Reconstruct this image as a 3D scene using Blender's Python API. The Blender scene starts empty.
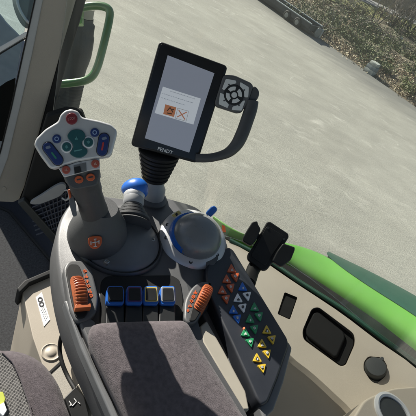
import bpy, bmesh, math, random
from mathutils import Vector, Matrix, noise
random.seed(7)
S = bpy.context.scene
COL = S.collection
R = math.radians
# ------------------------------------------------------------------ camera
CAM = Vector((0, 0, 2.75)); PITCH = R(36); ROLL = math.atan2(.474, .88); FOC = 416.0
cp, sp, ca, sa = math.cos(PITCH), math.sin(PITCH), math.cos(ROLL), math.sin(ROLL)
FW = Vector((0, cp, -sp)); R0 = Vector((1, 0, 0)); U0 = Vector((0, sp, cp))
IR = R0*ca + U0*sa; IU = U0*ca - R0*sa
cd = bpy.data.cameras.new('camera'); co = bpy.data.objects.new('camera', cd); COL.objects.link(co)
co.matrix_world = Matrix(((IR.x, IU.x, -FW.x, CAM.x), (IR.y, IU.y, -FW.y, CAM.y), (IR.z, IU.z, -FW.z, CAM.z), (0, 0, 0, 1)))
cd.sensor_width = 36; cd.lens = 36*FOC/416; cd.clip_start = .02; cd.clip_end = 800
S.camera = co
UP = Vector((0, 0, 1))
FWD = Vector((-.82, .57, 0)).normalized()      # the tractor's travel direction
OUT = Vector((.57, .82, 0)).normalized()       # its right-hand side

def ray(px, py): return FW*FOC + IR*(px-208) - IU*(py-208)
def at(px, py, depth): return CAM + ray(px, py)*(depth/FOC)
def hz(h): return (Vector((0, 0, CAM.z-h)), UP)
def on(px, py, pl):
    r = ray(px, py); return CAM + r*((pl[0]-CAM).dot(pl[1])/r.dot(pl[1]))
def facing(px, py, depth, tilt=Vector((0, 0, 0))):
    p = at(px, py, depth); return (p, ((CAM-p).normalized()+tilt).normalized())
def lift(pl, d): return (pl[0]+pl[1]*d, pl[1])

# ------------------------------------------------------------------ materials
MATS = {}
def mat(name, col, rough=.5, metal=0, var=.12, vscale=30, bump=0, bscale=400, emit=None, coat=0, col2=None, spec=.5):
    if name in MATS: return MATS[name]
    m = bpy.data.materials.new(name); m.use_nodes = True; MATS[name] = m
    nt = m.node_tree; b = nt.nodes['Principled BSDF']
    b.inputs['Roughness'].default_value = rough; b.inputs['Metallic'].default_value = metal
    b.inputs['Coat Weight'].default_value = coat; b.inputs['Specular IOR Level'].default_value = spec
    tc = nt.nodes.new('ShaderNodeTexCoord')
    n = nt.nodes.new('ShaderNodeTexNoise'); n.inputs['Scale'].default_value = vscale; n.inputs['Detail'].default_value = 6
    nt.links.new(tc.outputs['Object'], n.inputs['Vector'])
    rp = nt.nodes.new('ShaderNodeValToRGB'); rp.color_ramp.elements[0].position = .3; rp.color_ramp.elements[1].position = .72
    c = Vector(col); c2 = Vector(col2) if col2 else c*(1+var)
    if not col2: c = c*(1-var)
    rp.color_ramp.elements[0].color = (*c, 1); rp.color_ramp.elements[1].color = (*c2, 1)
    nt.links.new(n.outputs['Fac'], rp.inputs['Fac']); nt.links.new(rp.outputs['Color'], b.inputs['Base Color'])
    mr = nt.nodes.new('ShaderNodeMapRange'); mr.inputs['To Min'].default_value = max(.02, rough-.07); mr.inputs['To Max'].default_value = min(1, rough+.1)
    nt.links.new(n.outputs['Fac'], mr.inputs['Value']); nt.links.new(mr.outputs['Result'], b.inputs['Roughness'])
    if bump:
        n2 = nt.nodes.new('ShaderNodeTexNoise'); n2.inputs['Scale'].default_value = bscale; n2.inputs['Detail'].default_value = 3
        nt.links.new(tc.outputs['Object'], n2.inputs['Vector'])
        bp = nt.nodes.new('ShaderNodeBump'); bp.inputs['Strength'].default_value = bump; bp.inputs['Distance'].default_value = .002
        nt.links.new(n2.outputs['Fac'], bp.inputs['Height']); nt.links.new(bp.outputs['Normal'], b.inputs['Normal'])
    if emit:
        b.inputs['Emission Color'].default_value = (*emit[0], 1); b.inputs['Emission Strength'].default_value = emit[1]
    return m
M_deck = mat('console_plastic', (.085, .087, .09), .48, var=.1, bump=.08, bscale=900)
M_deck2 = mat('console_plastic_light', (.13, .135, .14), .45, var=.1, bump=.06, bscale=900)
M_black = mat('black_plastic', (.014, .015, .016), .48, bump=.05, bscale=1500, spec=.35)
M_rubber = mat('black_rubber', (.011, .0115, .012), .65, bump=.06, bscale=1500, spec=.3)
M_keys = mat('keypad_face', (.018, .021, .028), .5, bump=.08, bscale=1500)
M_grip = mat('joystick_grip', (.06, .063, .066), .5, bump=.12, bscale=900)
M_silver = mat('silver_plastic', (.52, .53, .54), .34, var=.03, metal=.25)
M_keyl = mat('pale_key', (.62, .64, .63), .45, var=.03)
M_white = mat('white_print', (.75, .76, .77), .5, var=.03)
M_steel = mat('steel', (.45, .45, .44), .35, metal=.8)
M_post = mat('grey_post', (.30, .31, .32), .42, var=.06)
M_orange = mat('orange_plastic', (.38, .10, .033), .42, var=.1)
M_orangeb = mat('orange_button', (.50, .095, .025), .45, var=.08)
M_red = mat('red_button', (.2, .02, .03), .4, var=.1)
M_redb = mat('brick_button', (.34, .07, .045), .45, var=.1)
M_blue = mat('blue_button', (.014, .036, .15), .38, var=.1)
M_blue2 = mat('bright_blue', (.016, .125, .5), .33, var=.06)
M_teal = mat('teal_button', (.012, .085, .095), .42, var=.12)
M_green = mat('green_button', (.02, .24, .09), .42, var=.1)
M_yellow = mat('yellow_button', (.62, .42, .03), .42, var=.1)
M_purple = mat('purple_plastic', (.10, .045, .14), .4)
M_gold = mat('yellow_frame', (.62, .50, .16), .4)
M_beige = mat('beige_trim', (.40, .355, .29), .5, var=.09, vscale=5, bump=.12, bscale=900)
M_beige2 = mat('pillar_trim', (.36, .335, .29), .55, var=.05, vscale=8, bump=.2, bscale=700)
M_pilllight = mat('pillar_edge', (.40, .42, .43), .5, var=.05)
M_cream = mat('cream_trim', (.35, .325, .27), .5, var=.04)
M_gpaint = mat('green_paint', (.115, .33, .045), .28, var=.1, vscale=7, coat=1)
M_gdark = mat('dark_green', (.012, .068, .042), .4, var=.08)
M_ghandle = mat('handle_paint', (.035, .15, .025), .28, var=.12, coat=.7)
M_carpet = mat('carpet', (.04, .041, .043), .95, var=.45, vscale=160, bump=1, bscale=700)
M_mat = mat('floor_mat', (.012, .014, .02), .7, bump=.5, bscale=300)
M_well = mat('recess_rubber', (.007, .0075, .008), .75, spec=.2)
M_seal = mat('seal_rubber', (.006, .0065, .006), .85, spec=.12)
M_navy = mat('navy_mesh', (.012, .018, .035), .55)
M_bonnet = mat('bonnet_paint', (.05, .065, .085), .3, var=.08, coat=.4)
M_mirror = mat('mirror_shell', (.10, .125, .12), .4, var=.08)
M_dash = mat('dash_plastic', (.03, .035, .036), .5, bump=.04, bscale=1500)
M_intake = mat('intake_plastic', (.03, .033, .034), .5, var=.3, vscale=20, bump=.3, bscale=200)

def fabric(name, col, scale=1100):
    m = mat(name, col, .93, var=.22, vscale=170, bump=.0)
    nt = m.node_tree; b = nt.nodes['Principled BSDF']
    b.inputs['Sheen Weight'].default_value = .12; b.inputs['Sheen Roughness'].default_value = .5
    b.inputs['Specular IOR Level'].default_value = .15
    tc = nt.nodes.new('ShaderNodeTexCoord'); v = nt.nodes.new('ShaderNodeTexNoise'); v.inputs['Scale'].default_value = scale; v.inputs['Detail'].default_value = 2
    nt.links.new(tc.outputs['Object'], v.inputs['Vector'])
    bp = nt.nodes.new('ShaderNodeBump'); bp.inputs['Strength'].default_value = .7; bp.inputs['Distance'].default_value = .001
    nt.links.new(v.outputs['Fac'], bp.inputs['Height']); nt.links.new(bp.outputs['Normal'], b.inputs['Normal'])
    return m
M_pad = fabric('armrest_fabric', (.105, .091, .097))
M_seat = fabric('seat_fabric', (.098, .085, .093))
def meshfabric():
    m = mat('seat_mesh', (.03, .03, .032), .9, var=.1); nt = m.node_tree; b = nt.nodes['Principled BSDF']
    tc = nt.nodes.new('ShaderNodeTexCoord'); v = nt.nodes.new('ShaderNodeTexVoronoi'); v.inputs['Scale'].default_value = 300; v.inputs['Randomness'].default_value = .15
    nt.links.new(tc.outputs['Object'], v.inputs['Vector'])
    rp = nt.nodes.new('ShaderNodeValToRGB'); rp.color_ramp.elements[0].position = .35; rp.color_ramp.elements[1].position = .6
    rp.color_ramp.elements[0].color = (.01, .01, .011, 1); rp.color_ramp.elements[1].color = (.16, .155, .15, 1)
    nt.links.new(v.outputs['Distance'], rp.inputs['Fac']); nt.links.new(rp.outputs['Color'], b.inputs['Base Color'])
    bp = nt.nodes.new('ShaderNodeBump'); bp.inputs['Strength'].default_value = .8; bp.inputs['Distance'].default_value = .002
    nt.links.new(v.outputs['Distance'], bp.inputs['Height']); nt.links.new(bp.outputs['Normal'], b.inputs['Normal'])
    return m
M_mesh = meshfabric()

def glass(name, dust=.045, gl=.05, tint=(.96, .975, .95)):
    m = bpy.data.materials.new(name); m.use_nodes = True; nt = m.node_tree; nt.nodes.clear()
    o = nt.nodes.new('ShaderNodeOutputMaterial'); t = nt.nodes.new('ShaderNodeBsdfTransparent'); t.inputs['Color'].default_value = (*tint, 1)
    g = nt.nodes.new('ShaderNodeBsdfGlossy'); g.inputs['Roughness'].default_value = .03
    d = nt.nodes.new('ShaderNodeBsdfDiffuse'); d.inputs['Color'].default_value = (.75, .78, .74, 1)
    tr = nt.nodes.new('ShaderNodeBsdfTranslucent'); tr.inputs['Color'].default_value = (.75, .78, .72, 1)
    add = nt.nodes.new('ShaderNodeMixShader'); add.inputs[0].default_value = .3
    nt.links.new(d.outputs[0], add.inputs[1]); nt.links.new(tr.outputs[0], add.inputs[2])
    lw = nt.nodes.new('ShaderNodeFresnel'); lw.inputs['IOR'].default_value = 1.3
    ml = nt.nodes.new('ShaderNodeMath'); ml.operation = 'MULTIPLY'; ml.inputs[1].default_value = gl*20
    nt.links.new(lw.outputs[0], ml.inputs[0])
    m1 = nt.nodes.new('ShaderNodeMixShader'); nt.links.new(ml.outputs[0], m1.inputs[0]); nt.links.new(t.outputs[0], m1.inputs[1]); nt.links.new(g.outputs[0], m1.inputs[2])
    tc = nt.nodes.new('ShaderNodeTexCoord'); n = nt.nodes.new('ShaderNodeTexNoise'); n.inputs['Scale'].default_value = 5; n.inputs['Detail'].default_value = 8; n.inputs['Roughness'].default_value = .65
    nt.links.new(tc.outputs['Object'], n.inputs['Vector'])
    mr = nt.nodes.new('ShaderNodeMapRange'); mr.inputs['From Min'].default_value = .3; mr.inputs['From Max'].default_value = .75
    mr.inputs['To Min'].default_value = dust*.35; mr.inputs['To Max'].default_value = dust*1.9
    nt.links.new(n.outputs['Fac'], mr.inputs['Value'])
    m2 = nt.nodes.new('ShaderNodeMixShader'); nt.links.new(mr.outputs[0], m2.inputs[0]); nt.links.new(m1.outputs[0], m2.inputs[1]); nt.links.new(add.outputs[0], m2.inputs[2])
    nt.links.new(m2.outputs[0], o.inputs[0]); return m
M_glass = glass('window_glass', .045, .03); M_wglass = glass('windscreen_glass', .022, .05, (.8, .9, .92))

# ------------------------------------------------------------------ object helpers
def tag(o, label=None, cat=None, group=None, kind=None):
    if label: o['label'] = label
    if cat: o['category'] = cat
    if group: o['group'] = group
    if kind: o['kind'] = kind
    return o
def thing(name, loc, label, cat, group=None):
    o = bpy.data.objects.new(name, None); COL.objects.link(o); o.location = loc; o.empty_display_size = .05
    return tag(o, label, cat, group)
def org(o):
    v = Vector((0, 0, 0))
    while o: v += o.location; o = o.parent
    return v
def link(name, bm, mats, parent=None, smooth=40, bevel=0, seg=2, subsurf=0, solid=0, loc=None):
    """link a bmesh given in world coordinates as ONE mesh object under its parent"""
    base = org(parent) if parent else Vector((0, 0, 0))
    bmesh.ops.recalc_face_normals(bm, faces=bm.faces[:])
    pos = loc if loc is not None else sum((v.co for v in bm.verts), Vector())/max(1, len(bm.verts))
    for v in bm.verts: v.co -= pos
    me = bpy.data.meshes.new(name); bm.to_mesh(me); bm.free()
    for m in (mats if isinstance(mats, (list, tuple)) else [mats]): me.materials.append(m)
    o = bpy.data.objects.new(name, me); COL.objects.link(o)
    o.location = pos - base
    if parent: o.parent = parent
    if smooth:
        for p in me.polygons: p.use_smooth = True
        me.set_sharp_from_angle(angle=R(smooth))
    if solid:
        md = o.modifiers.new('solid', 'SOLIDIFY'); md.thickness = solid; md.offset = 0
    if bevel:
        md = o.modifiers.new('bevel', 'BEVEL'); md.width = bevel; md.segments = seg; md.limit_method = 'ANGLE'; md.angle_limit = R(35)
        md.harden_normals = True
    if subsurf:
        md = o.modifiers.new('sub', 'SUBSURF'); md.levels = subsurf; md.render_levels = subsurf
    return o
def spline(pts, n=6, closed=True):
    """Catmull-Rom through 2-D or 3-D points"""
    P = [Vector(p) for p in pts]; L = len(P); out = []
    for i in range(L if closed else L-1):
        if closed: a, b, c, d = P[(i-1) % L], P[i], P[(i+1) % L], P[(i+2) % L]
        else: a, b, c, d = P[max(i-1, 0)], P[i], P[i+1], P[min(i+2, L-1)]
        for k in range(n):
            t = k/n
            out.append(.5*((2*b)+(c-a)*t+(2*a-5*b+4*c-d)*t*t+(3*b-a-3*c+d)*t**3))
    if not closed: out.append(P[-1])
    return out
def rounded(pts, r, n=4):
    """polygon with its corners rounded by radius r"""
    P = [Vector(p) for p in pts]; L = len(P); out = []
    for i in range(L):
        a, b, c = P[i-1], P[i], P[(i+1) % L]
        rr = min(r, (a-b).length*.45, (c-b).length*.45)
        p0 = b+(a-b).normalized()*rr; p1 = b+(c-b).normalized()*rr
        for k in range(n+1):
            t = k/n; out.append(p0*(1-t)**2+b*2*t*(1-t)+p1*t*t)
    return out
def prism(bm, top, down, mi=0):
    """extrude the 3-D polygon by the vector down"""
    a = [bm.verts.new(p) for p in top]; b = [bm.verts.new(Vector(p)+down) for p in top]
    fs = [bm.faces.new(a), bm.faces.new(b[::-1])]
    L = len(a)
    for i in range(L): fs.append(bm.faces.new((a[i], b[i], b[(i+1) % L], a[(i+1) % L])))
    for f in fs: f.material_index = mi
def slab(name, px, pl, thick, m, parent=None, up=0, bevel=.002, rnd=0, sm=False, seg=2, smooth=40, down=None):
    p2 = [Vector(p) for p in px]
    if rnd: p2 = rounded(p2, rnd)
    if sm: p2 = spline(p2, 5)
    pp = lift(pl, up); bm = bmesh.new()
    prism(bm, [on(p.x, p.y, pp) for p in p2], (down if down is not None else -pl[1]*thick))
    return link(name, bm, m, parent, smooth, bevel, seg)
def circ(cx, cy, r, n=20, ry=None, a0=0):
    return [(cx+r*math.cos(a0+2*math.pi*i/n), cy+(ry or r)*math.sin(a0+2*math.pi*i/n)) for i in range(n)]
def pill(ax, ay, bx, by, r, n=8):
    a = math.atan2(by-ay, bx-ax); out = []
    for i in range(n+1): t = a-math.pi/2+math.pi*i/n; out.append((bx+r*math.cos(t), by+r*math.sin(t)))
    for i in range(n+1): t = a+math.pi/2+math.pi*i/n; out.append((ax+r*math.cos(t), ay+r*math.sin(t)))
    return out
def basis(n, hint=None):
    n = n.normalized(); h = hint or (UP if abs(n.z) < .9 else Vector((1, 0, 0)))
    x = h.cross(n).normalized() if abs(h.dot(n)) < .99 else Vector((0, 1, 0)).cross(n).normalized()
    return x, n.cross(x), n
def lathe_bm(bm, prof, origin, axis, n=36, mi=0, cap=True):
    x, y, z = basis(axis); rows = []
    for r, h in prof:
        if r < 1e-5: rows.append([bm.verts.new(origin+z*h)])
        else: rows.append([bm.verts.new(origin+z*h+(x*math.cos(2*math.pi*i/n)+y*math.sin(2*math.pi*i/n))*r) for i in range(n)])
    for a, b in zip(rows, rows[1:]):
        for i in range(n):
            j = (i+1) % n
            if len(a) == 1 and len(b) == 1: continue
            if len(a) == 1: f = bm.faces.new((a[0], b[i], b[j]))
            elif len(b) == 1: f = bm.faces.new((a[i], b[0], a[j]))
            else: f = bm.faces.new((a[i], b[i], b[j], a[j]))
            f.material_index = mi
    if cap:
        for r in (rows[0], rows[-1]):
            if len(r) > 1: bm.faces.new(r).material_index = mi
def lathe(name, prof, origin, axis, m, parent=None, n=36, smooth=35):
    bm = bmesh.new(); lathe_bm(bm, prof, origin, axis, n); return link(name, bm, m, parent, smooth)
def tube_bm(bm, pts, rad, n=12, mi=0, flat=1, hint=None):
    P = [Vector(p) for p in pts]; rows = []; L = len(P); X = None
    for i, p in enumerate(P):
        t = (P[min(i+1, L-1)]-P[max(i-1, 0)]).normalized()
        if X is None: X = (hint or basis(t)[0]); 
        X = (X-t*X.dot(t)).normalized(); Y = t.cross(X)
        r = rad[i] if isinstance(rad, (list, tuple)) else rad
        rows.append([bm.verts.new(p+X*math.cos(2*math.pi*k/n)*r+Y*math.sin(2*math.pi*k/n)*r*flat) for k in range(n)])
    for a, b in zip(rows, rows[1:]):
        for k in range(n): bm.faces.new((a[k], a[(k+1) % n], b[(k+1) % n], b[k])).material_index = mi
    bm.faces.new(rows[0][::-1]).material_index = mi; bm.faces.new(rows[-1]).material_index = mi
def tube(name, pts, rad, m, parent=None, n=12, flat=1, hint=None, smooth=50):
    bm = bmesh.new(); tube_bm(bm, pts, rad, n, 0, flat, hint); return link(name, bm, m, parent, smooth)
def box_bm(bm, c, ax, ay, az, mi=0):
    """box with half-axis vectors"""
    v = [bm.verts.new(c+ax*i+ay*j+az*k) for i in (-1, 1) for j in (-1, 1) for k in (-1, 1)]
    for q in ((0, 1, 3, 2), (4, 6, 7, 5), (0, 4, 5, 1), (2, 3, 7, 6), (0, 2, 6, 4), (1, 5, 7, 3)):
        bm.faces.new([v[i] for i in q]).material_index = mi
def text(name, s, pl, p0, p1, hpx, m, parent, up=.0006, depth=.0004, bold=0):
    """raised lettering on a plane, centred between two pixels and running along them"""
    cu = bpy.data.curves.new(name, 'FONT'); cu.body = s; cu.align_x = 'CENTER'; cu.align_y = 'CENTER'; cu.extrude = .02; cu.offset = bold
    cu.resolution_u = 2
    t = bpy.data.objects.new(name, cu); COL.objects.link(t)
    bpy.context.view_layer.update()
    dg = bpy.context.evaluated_depsgraph_get(); me = bpy.data.meshes.new_from_object(t.evaluated_get(dg))
    bpy.data.objects.remove(t)
    pp = lift(pl, up); A, B = on(*p0, pp), on(*p1, pp); c = (A+B)/2; X = (B-A).normalized(); Z = pl[1]; Y = Z.cross(X)
    w = max(v.co.x for v in me.vertices)-min(v.co.x for v in me.vertices)
    hh = max(v.co.y for v in me.vertices)-min(v.co.y for v in me.vertices)
    sx = (B-A).length/w; sy = ((B-A).length/math.dist(p0, p1)*hpx)/hh
    my = (max(v.co.y for v in me.vertices)+min(v.co.y for v in me.vertices))/2
    bm = bmesh.new(); bm.from_mesh(me)
    for v in bm.verts: v.co = c+X*v.co.x*sx+Y*(v.co.y-my)*sy+Z*v.co.z*depth/.02
    return link(name, bm, m, parent, 0)

def glyph(name, x, y, s, pl, up, m, par, k):
    bm = bmesh.new(); pp = lift(pl, up); f = lambda q: [on(x+u*s, y+v*s, pp) for u, v in q]; d = -pl[1]*.0008
    if k % 4 == 0:
        prism(bm, f([(-1, 1), (-1, -.2), (-.4, -.2), (-.4, 1)]), d); prism(bm, f([(-.1, 1), (-.1, -1), (.4, -1), (.4, 1)]), d); prism(bm, f([(.6, 1), (.6, .1), (1.1, .1), (1.1, 1)]), d)
    elif k % 4 == 1:
        a = circ(0, 0, 1.1, 12); i_ = circ(0, 0, .6, 12); A = f(a); I = f(i_)
        for q in range(12): r = (q+1) % 12; prism(bm, [A[q], A[r], I[r], I[q]], d)
        prism(bm, f([(-.2, -.2), (.2, -.2), (.2, 1.4), (-.2, 1.4)]), d*1.2)
    elif k % 4 == 2:
        prism(bm, f([(-1, .3), (0, -1), (1, .3), (.35, .3), (.35, 1.1), (-.35, 1.1), (-.35, .3)]), d)
    else:
        prism(bm, f([(-1.1, -.7), (.9, -.7), (.9, -.2), (-1.1, -.2)]), d); prism(bm, f([(-.8, .1), (1.1, .1), (1.1, .6), (-.8, .6)]), d); prism(bm, f([(-.3, -1.2), (.1, -1.2), (.1, 1.1), (-.3, 1.1)]), d*1.3)
    return link(name, bm, m, par, 0)
# ================================================================== OUTSIDE
ED = (Vector((3.992, 13.127, 0))-Vector((-1.789, 16.983, 0))).normalized()      # the yard's edge
EN = Vector((-ED.y, ED.x, 0))
if EN.y < 0: EN = -EN
E0 = Vector((.615, 15.5, 0))
def EP(t, s, z=0): return E0+ED*t+EN*s+Vector((0, 0, z))

def ground_mat():
    m = bpy.data.materials.new('yard_surface'); m.use_nodes = True; nt = m.node_tree; b = nt.nodes['Principled BSDF']
    b.inputs['Roughness'].default_value = .9; b.inputs['Specular IOR Level'].default_value = .25
    tc = nt.nodes.new('ShaderNodeTexCoord')
    def noise_(scale, det=5, rough=.6, sc=None):
        n = nt.nodes.new('ShaderNodeTexNoise'); n.inputs['Scale'].default_value = scale; n.inputs['Detail'].default_value = det; n.inputs['Roughness'].default_value = rough
        if sc:
            mp = nt.nodes.new('ShaderNodeMapping'); mp.inputs['Scale'].default_value = sc; mp.inputs['Rotation'].default_value = (0, 0, R(12))
            nt.links.new(tc.outputs['Object'], mp.inputs['Vector']); nt.links.new(mp.outputs[0], n.inputs['Vector'])
        else: nt.links.new(tc.outputs['Object'], n.inputs['Vector'])
        return n
    def ramp(n, c0, c1, p0=.3, p1=.7):
        r = nt.nodes.new('ShaderNodeValToRGB'); e = r.color_ramp.elements
        e[0].position = p0; e[1].position = p1; e[0].color = (*c0, 1); e[1].color = (*c1, 1)
        nt.links.new(n.outputs['Fac'], r.inputs['Fac']); return r
    def mix(a, bb, fac, mode='MIX'):
        x = nt.nodes.new('ShaderNodeMixRGB'); x.blend_type = mode
        if isinstance(fac, float): x.inputs[0].default_value = fac
        else: nt.links.new(fac, x.inputs[0])
        nt.links.new(a.outputs[0], x.inputs[1]); nt.links.new(bb.outputs[0], x.inputs[2]); return x
    big = ramp(noise_(.5, 4), (.335, .325, .29), (.425, .415, .37))
    fine = ramp(noise_(48, 5, .8), (.70, .70, .70), (1.2, 1.2, 1.18), .32, .70)
    c = mix(big, fine, 1.0, 'MULTIPLY')
    streak = ramp(noise_(1.1, 8, .75, (.8, 1.9, 1)), (.84, .84, .84), (1.12, 1.12, 1.11), .36, .68)
    c = mix(c, streak, .8, 'MULTIPLY')
    pale_patch = ramp(noise_(1.7, 9, .72, (.8, 2.2, 1)), (1, 1, 1), (1.55, 1.55, 1.5), .60, .76)
    c = mix(c, pale_patch, .6, 'MULTIPLY')  # stretched paler patches over the yard
    rid = noise_(.9, 3, .55, (.75, 1.9, 1)); sb = nt.nodes.new('ShaderNodeMath'); sb.operation = 'SUBTRACT'; sb.inputs[1].default_value = .5; nt.links.new(rid.outputs['Fac'], sb.inputs[0])
    ab = nt.nodes.new('ShaderNodeMath'); ab.operation = 'ABSOLUTE'; nt.links.new(sb.outputs[0], ab.inputs[0])
    m1 = nt.nodes.new('ShaderNodeMapRange'); m1.inputs['From Min'].default_value = 0; m1.inputs['From Max'].default_value = .022; m1.inputs['To Min'].default_value = 1; m1.inputs['To Max'].default_value = 0; nt.links.new(ab.outputs[0], m1.inputs['Value'])
    msk = noise_(1.6, 4, .6); m2 = nt.nodes.new('ShaderNodeMapRange'); m2.inputs['From Min'].default_value = .47; m2.inputs['From Max'].default_value = .68; m2.inputs['To Max'].default_value = .75; nt.links.new(msk.outputs['Fac'], m2.inputs['Value'])
    mm = nt.nodes.new('ShaderNodeMath'); mm.operation = 'MULTIPLY'; nt.links.new(m1.outputs[0], mm.inputs[0]); nt.links.new(m2.outputs[0], mm.inputs[1])
    pale = nt.nodes.new('ShaderNodeRGB'); pale.outputs[0].default_value = (.53, .515, .46, 1); c = mix(c, pale, mm.outputs[0])  # wavy caustic light off the cab glass, painted into the yard colour
    crk = nt.nodes.new('ShaderNodeTexVoronoi'); crk.feature = 'DISTANCE_TO_EDGE'; crk.inputs['Scale'].default_value = .55
    mpc = nt.nodes.new('ShaderNodeMixRGB'); mpc.inputs[0].default_value = .12; nzc = noise_(2.5, 6, .7); nt.links.new(tc.outputs['Object'], mpc.inputs[1]); nt.links.new(nzc.outputs['Color'], mpc.inputs[2]); nt.links.new(mpc.outputs[0], crk.inputs['Vector'])
    mc = nt.nodes.new('ShaderNodeMapRange'); mc.inputs['From Max'].default_value = .006; mc.inputs['To Min'].default_value = .35; mc.inputs['To Max'].default_value = 0; nt.links.new(crk.outputs['Distance'], mc.inputs['Value'])
    mq = nt.nodes.new('ShaderNodeMath'); mq.operation = 'MULTIPLY'; nt.links.new(mc.outputs[0], mq.inputs[0]); nt.links.new(m2.outputs[0], mq.inputs[1])
    dk = nt.nodes.new('ShaderNodeRGB'); dk.outputs[0].default_value = (.15, .145, .13, 1); c = mix(c, dk, mq.outputs[0])
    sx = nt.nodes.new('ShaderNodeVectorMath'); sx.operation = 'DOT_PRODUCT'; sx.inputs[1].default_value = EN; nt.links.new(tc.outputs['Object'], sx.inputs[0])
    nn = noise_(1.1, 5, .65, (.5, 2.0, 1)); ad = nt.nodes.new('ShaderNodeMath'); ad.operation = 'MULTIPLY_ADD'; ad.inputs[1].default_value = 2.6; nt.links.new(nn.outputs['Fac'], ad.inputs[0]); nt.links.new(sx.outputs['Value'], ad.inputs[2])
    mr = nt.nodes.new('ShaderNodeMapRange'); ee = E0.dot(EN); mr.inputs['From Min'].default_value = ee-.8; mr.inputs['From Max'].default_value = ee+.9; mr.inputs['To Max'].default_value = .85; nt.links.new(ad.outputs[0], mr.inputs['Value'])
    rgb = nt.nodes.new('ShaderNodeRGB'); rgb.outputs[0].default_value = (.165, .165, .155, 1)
    c = mix(c, rgb, mr.outputs[0])  # shade streaks along the yard's edge, painted into the ground colour
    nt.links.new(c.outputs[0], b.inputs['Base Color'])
    n = noise_(70, 5, .7); bp = nt.nodes.new('ShaderNodeBump'); bp.inputs['Strength'].default_value = .6; bp.inputs['Distance'].default_value = .012
    nt.links.new(n.outputs['Fac'], bp.inputs['Height']); nt.links.new(bp.outputs['Normal'], b.inputs['Normal'])
    return m
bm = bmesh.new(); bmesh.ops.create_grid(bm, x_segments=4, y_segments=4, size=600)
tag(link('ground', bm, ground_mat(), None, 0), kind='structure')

# bank beyond the yard
def bank_z(t, s):
    e = max(0, min(1, s/1.2)); e = e*e*(3-2*e)
    return .004+.22*e+max(0, s-1.2)*.02+e*.14*noise.noise(Vector((t*.6, s*.6, 3)))+e*.06*noise.noise(Vector((t*2.3, s*2.3, 9)))
M_earth = mat('leafy_earth', (.06, .05, .032), .95, vscale=11, col2=(.26, .22, .15), bump=1, bscale=18)
bm = bmesh.new(); gr = []
T = [-34+i*.5 for i in range(150)]; SS = [0, .12, .3, .5, .8, 1.2]+[1.6+.45*i for i in range(24)]
for t in T:
    row = []
    for s in SS:
        s2 = s+(.22*noise.noise(Vector((t*.9, 0, 5)))+.1*noise.noise(Vector((t*3.1, 2, 5)))) if s < .6 else s
        row.append(bm.verts.new(EP(t, s2, bank_z(t, s))))
    gr.append(row)
for i in range(len(T)-1):
    for j in range(len(SS)-1): bm.faces.new((gr[i][j], gr[i+1][j], gr[i+1][j+1], gr[i][j+1]))
tag(link('bank', bm, M_earth, None, 60), kind='structure')

# road beyond the bank, with its verge, then the hillside
RA, RB = Vector((.233, 25.47, 0)), Vector((4.104, 28.56, 0)); RD = (RB-RA).normalized(); RN = Vector((-RD.y, RD.x, 0))
def RP(t, s, z): return RA+RD*t+RN*s+Vector((0, 0, z))
M_grass = mat('verge_grass', (.16, .18, .05), .95, vscale=4, col2=(.33, .31, .13), bump=1, bscale=30)
M_road = mat('road_tarmac', (.26, .255, .26), .85, var=.1, vscale=2)
def sheet(name, f, t0, t1, s0, s1, m, nt_=40, ns=6):
    bm = bmesh.new(); g = [[bm.verts.new(f(t0+(t1-t0)*i/nt_, s0+(s1-s0)*j/ns)) for j in range(ns+1)] for i in range(nt_+1)]
    for i in range(nt_):
        for j in range(ns): bm.faces.new((g[i][j], g[i+1][j], g[i+1][j+1], g[i][j+1]))
    return tag(link(name, bm, m, None, 60), kind='structure')
ROADZ = .66
sheet('verge', lambda t, s: RP(t, s, ROADZ-.02-max(0, -s)*.11+.05*noise.noise(Vector((t, s, 1)))), -40, 40, -2.2, 0, M_grass)
sheet('road', lambda t, s: RP(t, s, ROADZ), -40, 40, 0, 2.2, M_road)
M_hill = mat('hill_earth', (.05, .05, .025), .95, vscale=1.2, col2=(.17, .14, .08), bump=1, bscale=6)
sheet('hill', lambda t, s: RP(t, s, ROADZ+.01+max(0, s-2.2)*.42+.5*noise.noise(Vector((t*.2, s*.2, 1)))*min(1, max(0, s-2.2)/4)), -60, 70, 2.2, 46, M_hill, 60, 30)

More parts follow.
